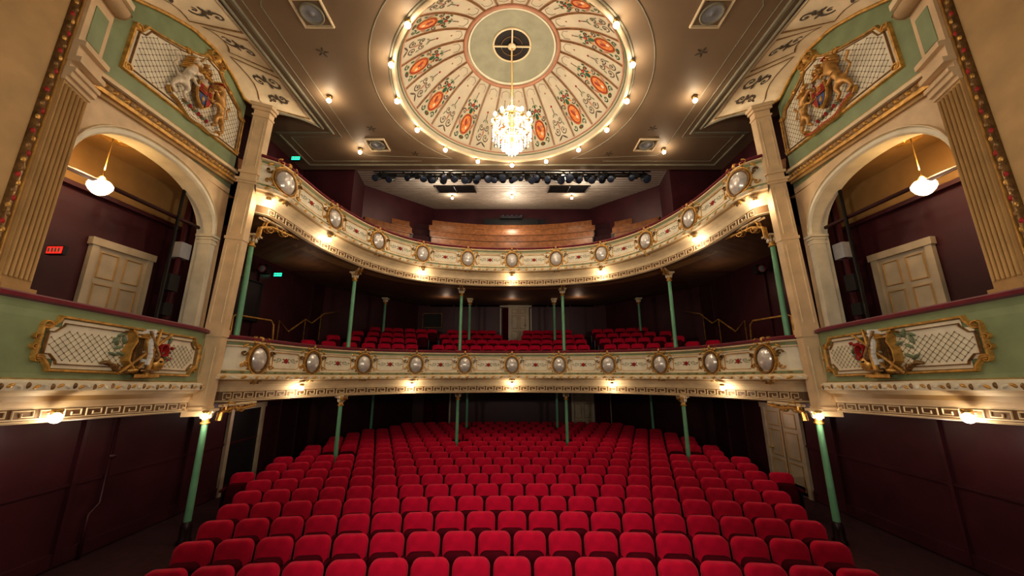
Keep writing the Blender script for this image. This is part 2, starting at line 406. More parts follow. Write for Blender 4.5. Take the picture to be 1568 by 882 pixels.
for R,z,nn,ln in((.5,.42,24,4),(.46,.58,24,2),(.36,.22,18,4),(.22,.88,12,4),(.24,.08,14,4),(.12,-.05,8,4),(.5,.1,12,1)):
    for k in range(nn):
        a=2*pi*k/nn
        for j in range(ln): drop(m,(R*math.cos(a),DY+R*math.sin(a),cz+z-j*.07),.022,.035)
for k in range(12):
    a=2*pi*k/12
    for j in range(12):
        q=j/11; R=.22+(.46-.22)*q; z=.95-.33*q-.10*math.sin(pi*q); drop(m,(R*math.cos(a),DY+R*math.sin(a),cz+z),.017,.022)
        R=.46*(1-q)+.05*q; z=.60-.45*q-.12*math.sin(pi*q); drop(m,(R*math.cos(a),DY+R*math.sin(a),cz+z),.017,.022)
m.obj('crystal_drops',ch)
light('chandelier_light',(0,DY,cz-.25),110,(1,.82,.62),.3,ch); light('chandelier_light_up',(0,DY,cz+1.25),75,(1,.82,.62),.15,ch)
# ------------------------------------------------------------ balcony fronts
def greek(mb,path,o,z0,z1,s0,s1,cell,m):
    n=max(1,int(round(abs(s1-s0)/cell))); c=(s1-s0)/n; h=z1-z0; M=path.M(o); w=h*.13
    for k in range(n):
        a=s0+k*c
        P=lambda x,y:(a+x*c,z0+y*h)
        mb.rib(M,[P(.02,.14),P(.02,.86),P(.76,.86),P(.76,.34),P(.34,.34),P(.34,.62)],w,.012,m)
        mb.rib(M,[P(0,.14),P(1,.14)],w,.012,m)
def medallion(mb,M,c,k=1.0):
    s,t=c
    mb.disc(M,(s,t),.19*k,.24*k,.10,pearl,24,0,.03)
    mb.rib(M,[(s+.215*k*math.cos(a*pi/14),t+.265*k*math.sin(a*pi/14)) for a in range(28)],.06*k,.075,bronze,closed=True)
    mb.rib(M,[(s+.255*k*math.cos(a*pi/14),t+.31*k*math.sin(a*pi/14)) for a in range(28)],.05*k,.06,gold,closed=True)
    for a in range(14):
        an=a*2*pi/14+.2; mb.disc(M,(s+.285*k*math.cos(an),t+.34*k*math.sin(an)),.035*k,.022*k,.055,gold if a%2 else bronze,8,an)
    for fl in(-1,1):
        mb.spiral(M,(s+fl*.14*k,t+.37*k),.075*k,pi/2,1.1,.045*k,.07,gold,-fl)
        mb.spiral(M,(s+fl*.12*k,t-.37*k),.07*k,-pi/2,1.1,.045*k,.07,gold,fl)
        mb.spiral(M,(s+fl*.33*k,t+.12*k),.065*k,0,1,.035*k,.05,bronze,fl)
        mb.spiral(M,(s+fl*.33*k,t-.14*k),.06*k,0,1,.035*k,.05,gold,-fl)
        mb.disc(M,(s+fl*.32*k,t+.26*k),.07*k,.026*k,.05,gold,8,fl*-.7); mb.disc(M,(s+fl*.32*k,t-.28*k),.07*k,.026*k,.05,bronze,8,fl*.7)
        mb.disc(M,(s+fl*.06*k,t-.45*k),.06*k,.025*k,.06,bronze,8,fl*-.9)
    mb.disc(M,(s,t+.40*k),.055*k,.075*k,.10,gold,10); mb.disc(M,(s,t-.42*k),.04*k,.09*k,.08,gold,10)
def fascia(name,path,zr,s_end):
    e=empty(name); m=MB()
    z=zr
    prof=[(-.30,z-.10,velrail),(-.30,z-.03,velrail),(-.22,z,velrail),(.06,z,velrail),(.11,z-.03,velrail),(.11,z-.075,velrail),(.06,z-.09,cream),
      (.09,z-.10,cream),(.09,z-.13,cream),(.03,z-.15,sage),(.03,z-.21,cream),(.05,z-.22,cream),(.05,z-.24,ivory),(.02,z-.26,ivory),
      (.05,z-.74,cream),(.08,z-.75,cream),(.08,z-.77,sage),(.08,z-.83,gold),(.13,z-.84,cream),(.17,z-.88,cream),(.17,z-.95,cream),(.11,z-.97,tan),
      (.05,z-1.0,cream),(-.02,z-1.03,cream),(-.10,z-1.07,cream),(-.16,z-1.13,cream),(-.20,z-1.22,cream),(-.18,z-1.23,keyg),(-.18,z-1.42,cream),(-.15,z-1.44,cream),(-.20,z-1.47,dtan),(-.8,z-1.47,dtan)]
    sweep(m,path,prof,-s_end,s_end,140)
    m.obj('front_mouldings',e)
    m=MB(); M=path.M(.035)
    greek(m,path,-.18,z-1.42,z-1.23,-s_end+.3,s_end-.3,.30,cream)
    m.obj('greek_key_band',e)
    m=MB()
    n=int(2*s_end/.15)
    Mf=path.M(.17)
    for k in range(n):
        s=-s_end+(k+.5)*.15
        m.disc(Mf,(s,z-.915),.06,.03,.02,gold if k%2 else ivory,8,.5 if k%2 else -.5)
        if k%2: m.disc(path.M(.08),(s,z-.80),.05,.018,.012,bronze,8)
    m.obj('carved_band',e)
    m=MB(); R=MB()
    sp=1.68
    for k in range(-5,6): medallion(m,M,(k*sp,z-.50),1.06 if abs(k)<5 else 1.14)
    m.obj('medallions',e)
    for k in range(-6,6):
        a=k*sp+.42; b=(k+1)*sp-.42
        a=max(a,-s_end+.5); b=min(b,s_end-.5)
        if b-a<.2: continue
        zt,zb=z-.30,z-.70
        c=.06
        nseg=5
        top=[(a+c+(b-a-2*c)*i/nseg,zt) for i in range(nseg+1)]; bot=[(b-c-(b-a-2*c)*i/nseg,zb) for i in range(nseg+1)]
        R.rib(M,top+[(b,zt-c)]+[(b,zb+c)]+bot+[(a,zb+c),(a,zt-c)],.024,.020,gold,closed=True)
        mid=(a+b)/2
        for q in range(5): R.disc(M,(mid+.036*math.cos(q*1.257),z-.5+.036*math.sin(q*1.257)),.034,.034,.025,rosem,8)
        R.disc(M,(mid,z-.5),.028,.028,.035,rosem,8)
        for fl in(-1,1):
            R.disc(M,(mid+fl*.085,z-.53),.05,.02,.012,leafm,8,fl*-.5); R.disc(M,(mid+fl*.08,z-.46),.04,.016,.012,leafm,8,fl*.6)
            if b-a>.6:
                R.scroll(M,(mid+fl*.26,z-.5),.20,.13,leafm,0,fl,.014,.006)
                for tt in(-.09,0,.09): R.disc(M,(mid+fl*(b-a)*.44,z-.5+tt),.012,.012,.006,bronze,6)
    R.obj('painted_panels',e)
    return e
DRZ=.68; GRZ=4.57
dress_e=fascia('dress_circle_balcony',dress,DRZ,DS)
gall_e=fascia('gallery_balcony',gall,GRZ,GS)
def outl(p,lim):
    C=Vector((0,6.0)); d=(p-C).normalized(); best=1e9
    for a,b in zip(lim[:-1],lim[1:]):
        a=Vector(a);b=Vector(b); e=b-a; den=d.x*e.y-d.y*e.x
        if abs(den)<1e-9: continue
        w=a-C; t=(w.x*e.y-w.y*e.x)/den; u=(w.x*d.y-w.y*d.x)/den
        if t>0 and -1e-6<=u<=1+1e-6: best=min(best,t)
    return C+d*best
walls=[(-WX,1),(-WX,14.5),(-5,BY),(5,BY),(WX,14.5),(WX,1)]
def slab(name,path,z0,z1,m,parent,o=-.2,s_end=9.2):
    mb=MB(); vs=[];n=80
    for i in range(n+1):
        p,nn=path.at(-s_end+2*s_end*i/n); p=p+nn*o; q=outl(p,walls)
        vs+= [(p.x,p.y,path.zm(z0,p.y)),(q.x,q.y,z1)]
    mb.add(vs,[[2*i,2*i+2,2*i+3,2*i+1] for i in range(n)],m); return mb.obj(name,parent)
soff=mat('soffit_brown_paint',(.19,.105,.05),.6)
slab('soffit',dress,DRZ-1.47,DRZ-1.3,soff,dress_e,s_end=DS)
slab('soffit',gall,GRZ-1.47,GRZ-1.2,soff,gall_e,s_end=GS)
def tiers(path,rows,name,parent,s_end,zf,d0,step,rise_,m):
    mb=MB(); prof=[(-.1,zf-.02,m)]
    for k in range(rows):
        prof+= [(-(d0+k*step)+.45 if k else -.1,zf+k*rise_,m),(-(d0+(k+1)*step)+.45,zf+k*rise_,m)]
    vs=[];n=80;L=len(prof)
    for i in range(n+1):
        p,nn=path.at(-s_end+2*s_end*i/n); q=outl(p,walls); mx=(q-p).length-.05
        for o,z,_ in prof:
            oo=-min(-o,mx); vs.append((p.x+nn.x*oo,p.y+nn.y*oo,path.zm(z,p.y)))
    mb.add(vs,[[i*L+k,(i+1)*L+k,(i+1)*L+k+1,i*L+k+1] for i in range(n) for k in range(L-1)],m)
    return mb.obj(name,parent)
tiers(dress,6,'stepped_floor',dress_e,DS-.5,-.2,1.0,.85,.30,carpet)
tiers(gall,7,'stepped_floor',gall_e,GS-.5,3.7,.9,.8,.62,carpet)
# ------------------------------------------------------------ seats
def rounded(w,z0,z1,r,wt=None,n=5):
    wt=wt or w; pts=[(-w/2,z0),(w/2,z0)]
    for k in range(n+1):
        a=k*pi/2/n; pts.append((wt/2-r+r*math.cos(a),z1-r+r*math.sin(a)))
    for k in range(n+1):
        a=pi/2+k*pi/2/n; pts.append((-wt/2+r+r*math.cos(a),z1-r+r*math.sin(a)))
    return pts
def pad(mb,out,y0,y1,lean,m,mback,bulge=.03,pivz=.45):
    cz_=sum(p[1] for p in out)/len(out); n=len(out); vs=[]
    def pt(x,z,y): return (x,y+(z-pivz)*lean,z)
    for f,y in((1,y1),(1,y0+bulge),(.93,y0+bulge*.3),(.75,y0-.0),(.4,y0-bulge*.3)):
        for x,z in out: vs.append(pt(x*f,cz_+(z-cz_)*f,y))
    fs=[[j*n+k,j*n+(k+1)%n,(j+1)*n+(k+1)%n,(j+1)*n+k] for j in range(4) for k in range(n)]
    fs.append([4*n+k for k in range(n)])
    mb.add(vs,fs,m,True); mb.add(vs[:n],[list(range(n))],mback)
mb=MB()
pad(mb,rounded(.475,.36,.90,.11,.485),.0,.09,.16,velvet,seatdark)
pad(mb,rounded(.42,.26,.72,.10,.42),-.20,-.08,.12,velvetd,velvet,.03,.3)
for sx in(-.26,.26):
    mb.box((sx,-.04,.30),.035,.22,.60,seatdark)
    mb.box((sx,-.10,.615),.055,.30,.04,velvetd)
    mb.box((sx,-.05,.015),.06,.30,.03,seatdark)
seatmesh=mb.obj('tmp_seat',raw=True); sm_=seatmesh.data; sm_.name='theatre_seat_mesh'; bpy.data.objects.remove(seatmesh)
colpos=[(sx*1.98,13.7) for sx in(-1,1)]+[(sx*5.25,11.5) for sx in(-1,1)]+[(sx*1.97,16.5) for sx in(-1,1)]+[(sx*6.05,16.4) for sx in(-1,1)]
st=empty('stalls_theatre_seats')
k=0; y=5.2
while y<17.8:
    hw=min(6.75,4.75+.42*(y-5.4)); 
    if y>14.5: hw=min(hw,6.9-(y-14.5)*.55)
    nse=int(2*hw/.525); 
    if nse%2==(k%2): nse-=1
    for i in range(nse):
        x=(i-(nse-1)/2)*.525; yy=y-(30-math.sqrt(900-x*x))
        if any(abs(x-cx)<.3 and abs(yy-cy)<.42 for cx,cy in colpos): continue
        o=bpy.data.objects.new('theatre_seat',sm_); col.objects.link(o); o.parent=st
        o.location=(x,yy,floorz(yy)+CZ); o.rotation_euler=(0,0,-math.asin(x/30)+random.uniform(-.012,.012))
    k+=1; y+=.76
dsE=empty('dress_circle_theatre_seats')
for r in range(5):
    d=1.05+.85*r; z=-.2+.30*r
    s=-7.0
    while s<7.0:
        p,nn=dress.at(s); p2=p-nn*d
        ok=abs(p2.x)<.57*p2.y and abs(p2.x)<6.9 and not(abs(p2.x)<.6 and r>2) and abs(abs(p2.x)-3.4)>.35
        if p2.y>14.5 and abs(p2.x)>7.2-(p2.y-14.5)*.62: ok=False
        if ok:
            o=bpy.data.objects.new('theatre_seat',sm_); col.objects.link(o); o.parent=dsE
            o.location=(p2.x,p2.y,z+CZ); o.rotation_euler=(0,0,math.atan2(nn.y,nn.x)+pi/2)
        s+=.53/(1+d/6.5)
bn=empty('gallery_benches')
mb=MB()
for r in range(1,6):
    d=.9+.8*r; z=3.7+.62*r
    segs=[];cur=[]
    for i in range(161):
        s=-8.9+17.8*i/160; p,nn=gall.at(s); p2=p-nn*d
        ok=True
        if p2.y>=11.8:
            xm=5.84+(p2.y-12)*.265 if p2.y<14.34 else 6.46-(p2.y-14.34)*.45
            ok=abs(p2.x)<xm-.1
        else: ok=abs(p2.x)<7.5
        if p2.y>BY-.3 or abs(abs(p2.x)-.27*p2.y)<.35: ok=False
        if ok: cur.append(s)
        else:
            if len(cur)>2: segs.append((cur[0],cur[-1]))
            cur=[]
    if len(cur)>2: segs.append((cur[0],cur[-1]))
    for a,b in segs:
        ns=max(4,int((b-a)*5))
        sweep(mb,gall,[(-d+.25,z+.40,wood),(-d+.25,z+.45,wood),(-d-.08,z+.45,wood)],a,b,ns)
        sweep(mb,gall,[(-d-.12,z+.56,wood),(-d-.16,z+.85,wood),(-d-.20,z+.85,wood),(-d-.18,z+.52,wood)],a,b,ns)
        sweep(mb,gall,[(-d+.20,z+.42,seatdark),(-d+.20,z,seatdark)],a,b,ns)
        for q in(a,b):
            M=gall.M(0); 
            mb.add([M(q,z,-d+.22),M(q,z+.45,-d+.25),M(q,z+.5,-d-.08),M(q,z+.86,-d-.14),M(q,z+.86,-d-.22),M(q,z,-d-.2)],[[0,1,2,3,4,5]],wood)
mb.obj('bench_rows',bn)
m=MB()
for sx in(-1,1):
    for k in range(16):
        y=14.0+k*.30; m.box((sx*.27*y,y,3.95+k*.235),.62,.30,.06,ceilg)
m.obj('gallery_aisle_steps')
m=MB(); m.box((-.05,18.5,7.65),3.0,.3,.95,steel); m.box((-.05,18.2,8.10),1.2,.2,.12,dark)
for k in range(5): m.ball((-.5+.25*k,18.1,8.16),.06,.06,.06,lens)
m.box((1.65,18.5,7.8),.35,.1,.6,steel)
m.obj('control_booth')
lb=empty('stage_lighting_bar'); m=MB()
for yb,zb in((12.15,7.28),(12.15,7.08),(12.5,7.38)): m.tube([(-5.2,yb,zb),(5.2,yb,zb)],.03,steel,8)
for k in range(14):
    x=-4.9+k*.75; m.tube([(x,12.15,7.28),(x+.37,12.15,7.08)],.015,steel,6)
for row,(nn,yy,zz_,R0) in enumerate(((26,12.0,6.95,.13),(17,12.35,7.12,.12))):
    for k in range(nn):
        x=(-4.9+9.8*k/(nn-1) if row==0 else -3.4+6.8*k/(nn-1))+random.uniform(-.1,.1)
        if row==0 and k in(2,4,23): continue
        y,z=yy,zz_-.05*(k%3); a=random.uniform(-.9,.9); r=R0*random.uniform(.75,1.1)
        d=Vector((math.sin(a)*.8,-1,-.75)).normalized()
        c=Vector((x,y,z)); m.tube([c-d*.24,c-d*.18,c+d*.14,c+d*.20],[r*.5,r*.9,r,r*1.12],steel,12)
        m.tube([c+d*.202,c+d*.21],[r*1.0,r*.8],lens,12)
        m.tube([(x-.15,y,z),(x-.15,y+.08,z+.2),(x+.15,y+.08,z+.2),(x+.15,y,z)],.016,steel,6); m.tube([(x,y+.08,z+.18),(x,y+.15,z+.3)],.025,steel,6)
        if k%3==0: m.box((x+.2,y+.1,z+.12),.16,.12,.2,steel)
m.obj('bar_and_spotlights',lb)
# ------------------------------------------------------------ columns
def column(x,y,zb,zt,name='cast_iron_column'):
    e=empty(name); m=MB(); h=zt-zb
    m.lathe((x,y,zb),[(.12,0),(.12,.05),(.095,.08),(.095,.30),(.08,.34),(.064,.38)],seatdark if zb<-2 else colgreen,20)
    m.lathe((x,y,zb),[(.064,.38),(.056,h-.30)],colgreen,20)
    m.lathe((x,y,zb),[(.056,h-.30),(.08,h-.29),(.08,h-.26),(.06,h-.25),(.065,h-.18),(.10,h-.08),(.12,h-.04)],gold,16,True,.12)
    for k in range(8):
        a=2*pi*k/8; m.ball((x+.085*math.cos(a),y+.085*math.sin(a),zb+h-.13),.03,.03,.06,ivory,6,5)
        m.ball((x+.115*math.cos(a),y+.115*math.sin(a),zb+h-.06),.025,.025,.025,ivory,6,5)
    m.box((x,y,zb+h-.02),.28,.28,.05,cream); m.obj('shaft_and_capital',e); return e
for sx in(-1,1):
    column(sx*1.98,13.7,floorz(13.7),DRZ-1.45); column(sx*5.25,11.5,floorz(11.5),DRZ-1.45); column(sx*6.35,7.85,floorz(7.85),DRZ-1.45-.02)
    column(sx*1.97,16.5,floorz(16.5),DRZ-1.36); column(sx*6.05,16.3,floorz(16.4),DRZ-1.36)
    column(sx*1.97,13.7,-.2,GRZ-1.46); column(sx*5.2,11.5,-.2,GRZ-1.46+.05); column(sx*6.40,8.35,-.2,GRZ-1.47+.15)
    column(sx*1.95,16.4,.7,GRZ-1.32); column(sx*5.85,16.3,.7,GRZ-1.32)
def bracket(c,dirv,L,H,m):
    O=Vector(c); U=Vector((dirv[0],dirv[1],0)).normalized(); N=Vector((-U.y,U.x,0))
    for off in(-.03,.03):
        M=planeM(O+N*off,U,Vector((0,0,1)),N*(1 if off>0 else -1))
        m.rib(M,[(0,-H),(.02,-H*.5),(L*.25,-H*.22),(L*.6,-.1),(L,-.06)],.06,.03,gold)
        m.rib(M,[(0,0),(L,0)],.06,.03,cream)
        m.spiral(M,(L*.22,-H*.45+.06),.10*L/.6,0,1.3,.04,.03,gold); m.spiral(M,(L*.55,-.09),.06*L/.6,0,1.2,.03,.03,gold,-1)
        m.spiral(M,(L*.8,-.06),.05*L/.6,0,1.2,.03,.03,gold)
m=MB()
for path,x,y,zt in((dress,1.98,13.7,DRZ-1.45),(dress,5.25,11.5,DRZ-1.45),(gall,1.97,13.7,GRZ-1.45),(gall,5.2,11.5,GRZ-1.40)):
    for sx in(-1,1):
        d=(-sx*.1,-1) if x<3 else (-sx*.62,-.78)
        bracket((sx*x,y,zt),d,.5 if path is dress else .65,.28,m)
for sx in(-1,1):
    bracket((sx*6.2,8.0,DRZ-1.42),(-sx*.1,1),.9,.30,m); bracket((sx*5.98,7.95,GRZ-1.03),(-sx*.12,1),1.3,.5,m)
m.obj('balcony_brackets')
for path,zr,ss in((dress,DRZ,(0,-3.45,3.45,-6.95,6.95)),(gall,GRZ,(0,-3.3,3.3,-6.8,6.8,-8.7,8.7))):
    for s in ss:
        p,nn=path.at(s); q=p+nn*.04; e=empty('balcony_lamp')
        lamp(e,(q.x,q.y,path.zm(zr-1.17,p.y)),7,.06,'bulb')
for x,y in((-2.9,16),(0,15.8),(2.9,16),(-2.4,12.7),(2.0,12.7)):
    e=empty('gallery_lamp'); lamp(e,(x,y,rz(y)-.12),14,.06,'bulb')
# ------------------------------------------------------------ sides
def inpoly(p,poly):
    c=False; j=len(poly)-1
    for i in range(len(poly)):
        if (poly[i][1]>p[1])!=(poly[j][1]>p[1]) and p[0]<(poly[j][0]-poly[i][0])*(p[1]-poly[i][1])/(poly[j][1]-poly[i][1])+poly[i][0]: c=not c
        j=i
    return c
def lattice(mb,M,poly,step,ml,md,r=.013):
    xs=[p[0] for p in poly]; ys=[p[1] for p in poly]
    nx=int((max(xs)-min(xs))/step)+2; ny=int((max(ys)-min(ys))/step)+2
    for i in range(-1,2*nx):
        for j in range(-1,2*ny):
            if (i+j)%2: continue
            a=(min(xs)+i*step/2,min(ys)+j*step/2)
            if not inpoly(a,poly): continue
            mb.disc(M,a,r,r,.006,md,6)
            for dx in(-1,1):
                b=(a[0]+dx*step/2,a[1]+step/2)
                if inpoly(b,poly): mb.rib(M,[a,b],.0045,.003,ml)
def scale_poly(pts,f):
    cx=(min(p[0] for p in pts)+max(p[0] for p in pts))/2; cy=(min(p[1] for p in pts)+max(p[1] for p in pts))/2
    ex=(max(p[0] for p in pts)-min(p[0] for p in pts))/2; ey=(max(p[1] for p in pts)-min(p[1] for p in pts))/2
    return [(cx+(x-cx)*(1-f/ex),cy+(y-cy)*(1-f/ey)) for x,y in pts]
def skinfig(name,M,nodes,edges,mt,parent):
    me=bpy.data.meshes.new(name); bm=bmesh.new(); ly=bm.verts.layers.skin.verify(); vs=[]
    for i,(s,t,d,r) in enumerate(nodes):
        p=M(s,t,d); v=bm.verts.new((p.x,p.y,p.z+CZ)); v[ly].radius=(r,r); v[ly].use_root=(i==0); vs.append(v)
    for a,b in edges: bm.edges.new((vs[a],vs[b]))
    bm.to_mesh(me); bm.free(); me.materials.append(mt)
    o=bpy.data.objects.new(name,me); col.objects.link(o); o.parent=parent
    sk=o.modifiers.new('skin','SKIN'); sk.use_smooth_shade=True
    sb=o.modifiers.new('sub','SUBSURF'); sb.levels=1; sb.render_levels=2
    return o
def arms(M,parent,c,k,mA,mB_,flip):
    cx,cy=c
    def lion(fl,horn,mt,nm):
        X=lambda s:cx+fl*(s*k)
        N=[(-.56,-.05,.10,.085),(-.52,.12,.12,.075),(-.46,.30,.13,.115 if not horn else .095),(-.42,.44,.13,.10 if not horn else .065),(-.36,.58,.14,.085 if not horn else .06),(-.25,.55,.15,.045),
           (-.42,-.14,.12,.055),(-.48,-.30,.10,.03),(-.36,-.38,.10,.035),
           (-.68,-.16,.08,.055),(-.74,-.32,.08,.03),(-.62,-.40,.08,.035),
           (-.32,.32,.15,.042),(-.22,.40,.15,.03),(-.15,.34,.14,.032),
           (-.36,.18,.12,.04),(-.26,.10,.12,.028),(-.18,.16,.12,.032),
           (-.68,.0,.08,.02),(-.82,.10,.08,.018),(-.74,.26,.08,.018),(-.84,.40,.08,.035)]
        N=[(X(s),cy+t*k,d*k,r*k) for s,t,d,r in N]
        E=[(0,1),(1,2),(2,3),(3,4),(4,5),(0,6),(6,7),(7,8),(0,9),(9,10),(10,11),(2,12),(12,13),(13,14),(1,15),(15,16),(16,17),(0,18),(18,19),(19,20),(20,21)]
        skinfig(nm,M,N,E,mt,parent)
        m=MB()
        if horn: 
            m.tube([M(X(-.32),cy+.64*k,.15*k),M(X(-.20),cy+.92*k,.18*k)],[.022*k,.005*k],gold)
            for q in range(6): m.disc(M,(X(-.46-.015*q),cy+(.60-.06*q)*k),.05*k,.025*k,.20*k,gold,8,.5)
            m.disc(M,(X(-.39),cy+.68*k),.018*k,.04*k,.16*k,mt,6)
            m.rib(M,[(X(-.50),cy+.42*k),(X(-.34),cy+.44*k)],.035*k,.24*k,gold)
        else:
            for q in range(10):
                a=q*2*pi/10; m.disc(M,(X(-.40+.09*math.cos(a)),cy+(.53+.11*math.sin(a))*k),.042*k,.042*k,.19*k,mt,8)
            for q in(-.05,-.01,.03): m.disc(M,(X(-.36+q),cy+.69*k),.018*k,.035*k,.2*k,gold,8)
            m.rib(M,[(X(-.43),cy+.655*k),(X(-.31),cy+.655*k)],.025*k,.2*k,rosem)
        m.obj(nm+'_mane',parent)
    lion(1*flip,False,mA,'lion'); lion(-1*flip,True,mB_,'unicorn')
    m=MB()
    sh=[(-.2,.28),(-.1,.26),(0,.29),(.1,.26),(.2,.28),(.21,.05),(.16,-.1),(.07,-.2),(0,-.26),(-.07,-.2),(-.16,-.1),(-.21,.05)]
    P=[(cx+x*k,cy+y*k) for x,y in sh]
    m.add([M(a,b,.10*k) for a,b in P]+[M(cx,cy,.17*k)],[[i,(i+1)%12,12] for i in range(12)],gold)
    m.add([M(a,b,.10*k) for a,b in P]+[M(a,b,0) for a,b in P],[[i,(i+1)%12,12+(i+1)%12,12+i] for i in range(12)],bronze)
    m.rib(M,P,.035*k,.04*k,gold,closed=True,d0=.09*k)
    m.rib(M,[(cx,cy+.27*k),(cx,cy-.24*k)],.012*k,.03*k,greyscroll,d0=.15*k); m.rib(M,[(cx-.2*k,cy+.03*k),(cx,cy+.03*k),(cx+.2*k,cy+.03*k)],.012*k,.04*k,greyscroll,d0=.13*k)
    m.add([M(cx-.18*k,cy+.25*k,.135*k),M(cx-.01*k,cy+.25*k,.16*k),M(cx-.01*k,cy+.05*k,.185*k),M(cx-.18*k,cy+.05*k,.14*k)],[[0,1,2,3]],rosem)
    m.add([M(cx+.14*k,cy-.10*k,.135*k),M(cx+.01*k,cy-.20*k,.15*k),M(cx+.01*k,cy+.01*k,.185*k),M(cx+.18*k,cy+.01*k,.14*k)],[[0,1,2,3]],rosem)
    m.add([M(cx-.14*k,cy-.10*k,.135*k),M(cx-.01*k,cy-.20*k,.15*k),M(cx-.01*k,cy+.01*k,.185*k),M(cx-.18*k,cy+.01*k,.14*k)],[[0,1,2,3]],bluep)
    for q in(.10,.15,.20): 
        m.rib(M,[(cx-.16*k,cy+q*k),(cx-.04*k,cy+q*k)],.02*k,.02*k,gold,d0=.17*k)
    m.disc(M,(cx+.09*k,cy+.15*k),.035*k,.07*k,.03*k,rosem,10,.3,.15*k); m.disc(M,(cx-.07*k,cy-.07*k),.03*k,.07*k,.03*k,gold,10,.4,.15*k)
    m.disc(M,(cx,cy+.38*k),.09*k,.11*k,.16*k,stone,12)
    for q in(-.04,0,.04): m.rib(M,[(cx+q*k,cy+.34*k),(cx+q*k,cy+.42*k)],.012*k,.01*k,dark,d0=.16*k)
    for fl in(-1,1):
        for q in range(6): m.disc(M,(cx+fl*(.12+.055*q)*k,cy+(.46-.02*q+.03*math.sin(q*2))*k),.06*k,.03*k,.08*k,(ivory,rosem,gold)[q%3],8,fl*(.7-.4*q))
    m.rib(M,[(cx-.12*k,cy+.50*k),(cx+.12*k,cy+.50*k)],.05*k,.14*k,gold)
    for q in range(5): m.disc(M,(cx+(-.12+.06*q)*k,cy+(.57+.02*(2-abs(q-2)))*k),.025*k,.05*k,.14*k,gold,8)
    m.disc(M,(cx,cy+.56*k),.09*k,.05*k,.12*k,rosem,10)
    m.disc(M,(cx,cy+.70*k),.10*k,.06*k,.14*k,mA,10,.3); m.disc(M,(cx-.07*k,cy+.76*k),.045*k,.045*k,.16*k,mA,8); m.disc(M,(cx+.1*k,cy+.75*k),.02*k,.06*k,.1*k,mA,8,-.5)
    for q in(-.05,.06): m.rib(M,[(cx+q*k,cy+.68*k),(cx+q*k,cy+.61*k)],.03*k,.13*k,mA)
    pts=[(cx+(-.66+1.32*i/16)*k,cy+(-.44-.13*math.sin(pi*i/16)+.03*math.sin(4*pi*i/16))*k) for i in range(17)]
    m.rib(M,pts,.11*k,.06*k,gold)
    m.rib(M,pts,.085*k,.065*k,ivory if flip<0 else rosem)
    for i in range(3,30): 
        j=i/2; a0=int(j) 
        if a0+1<len(pts): 
            px=pts[a0][0]+(pts[a0+1][0]-pts[a0][0])*(j-a0); py=pts[a0][1]+(pts[a0+1][1]-pts[a0][1])*(j-a0); m.rib(M,[(px,py-.025*k),(px+.008*k,py+.025*k)],.012*k,.07*k,greyscroll if flip<0 else gold)
    for fl in(-1,1): m.spiral(M,(cx+fl*.68*k,cy-.38*k),.07*k,-pi/2,1.1,.06*k,.06*k,gold,fl)
    for q in range(9): m.disc(M,(cx+(-.32+.08*q)*k,cy-.34*k),.05*k,.03*k,.05*k,(bronze,leafm,rosem)[q%3],8,q)
    m.obj('shield_crest_and_motto',parent)
def trophy(m,M,c,k,fl):
    cx,cy=c; X=lambda s:cx+fl*s*k
    for f in(-1,1):
        m.rib(M,[(X(-.10+f*.02),cy-.17*k),(X(-.10+f*.09),cy-.10*k),(X(-.10+f*.09),cy),(X(-.10+f*.05),cy+.09*k),(X(-.10+f*.08),cy+.17*k),(X(-.10+f*.12),cy+.19*k)],.03*k,.07*k,gold)
    m.rib(M,[(X(-.18),cy+.13*k),(X(-.02),cy+.13*k)],.022*k,.08*k,gold)
    for f in(-.03,-.01,.01,.03): m.rib(M,[(X(-.10+f),cy+.13*k),(X(-.10+f),cy-.14*k)],.006*k,.06*k,bronze)
    m.disc(M,(X(-.10),cy-.19*k),.06*k,.03*k,.09*k,gold,10)
    pts=[(X(.00),cy+.22*k),(X(-.015),cy+.08*k),(X(.01),cy-.04*k),(X(-.01),cy-.13*k)]
    m.rib(M,pts,.060*k,.09*k,paper); 
    for q in range(7): m.rib(M,[(X(-.02),cy+(.18-.04*q)*k),(X(.02),cy+(.18-.04*q)*k)],.006,.095*k,greyscroll)
    m.disc(M,(X(.11),cy-.05*k),.055*k,.07*k,.09*k,bronze,12,fl*-.7); m.disc(M,(X(.165),cy-.11*k),.07*k,.08*k,.09*k,gold,12)
    m.disc(M,(X(.15),cy-.09*k),.02*k,.02*k,.10*k,dark,8)
    m.tube([M(X(.10),cy-.03*k,.09*k),M(X(-.06),cy+.20*k,.09*k)],.012*k,bronze,6)
    m.tube([M(X(-.26),cy-.22*k,.06*k),M(X(.24),cy+.20*k,.06*k)],.014*k,gold,6)
    m.tube([M(X(.02),cy-.24*k,.06*k),M(X(.10),cy+.24*k,.06*k)],[.028*k,.010*k],gold,6)
    m.rib(M,[(X(-.12),cy-.24*k),(X(.16),cy-.23*k)],.06*k,.08*k,gold); m.rib(M,[(X(-.09),cy-.19*k),(X(.12),cy-.18*k)],.03*k,.10*k,bronze)
    tp=[(X(.20+.05*math.cos(a*pi/8)),cy+(.03+.06*math.sin(a*pi/8))*k) for a in range(16)]
    m.rib(M,tp,.018*k,.06*k,rosem,closed=True)
    for q in range(16):
        s=random.uniform(-.34,-.16) if q%2 else random.uniform(.14,.34); t=random.uniform(-.10,.15)
        m.disc(M,(X(s),cy+t*k),.045*k,.014*k,.03*k,leafm,8,random.uniform(0,3))
    for q in range(8):
        m.disc(M,(X(random.uniform(.24,.36)),cy+random.uniform(-.07,.12)*k),.018*k,.018*k,.03*k,rosem,8)
    for q in range(8): m.disc(M,(X(-.14-.03*q),cy+(-.21+.012*q)*k),.04*k,.015*k,.05*k,bronze,8,fl*.5*q)
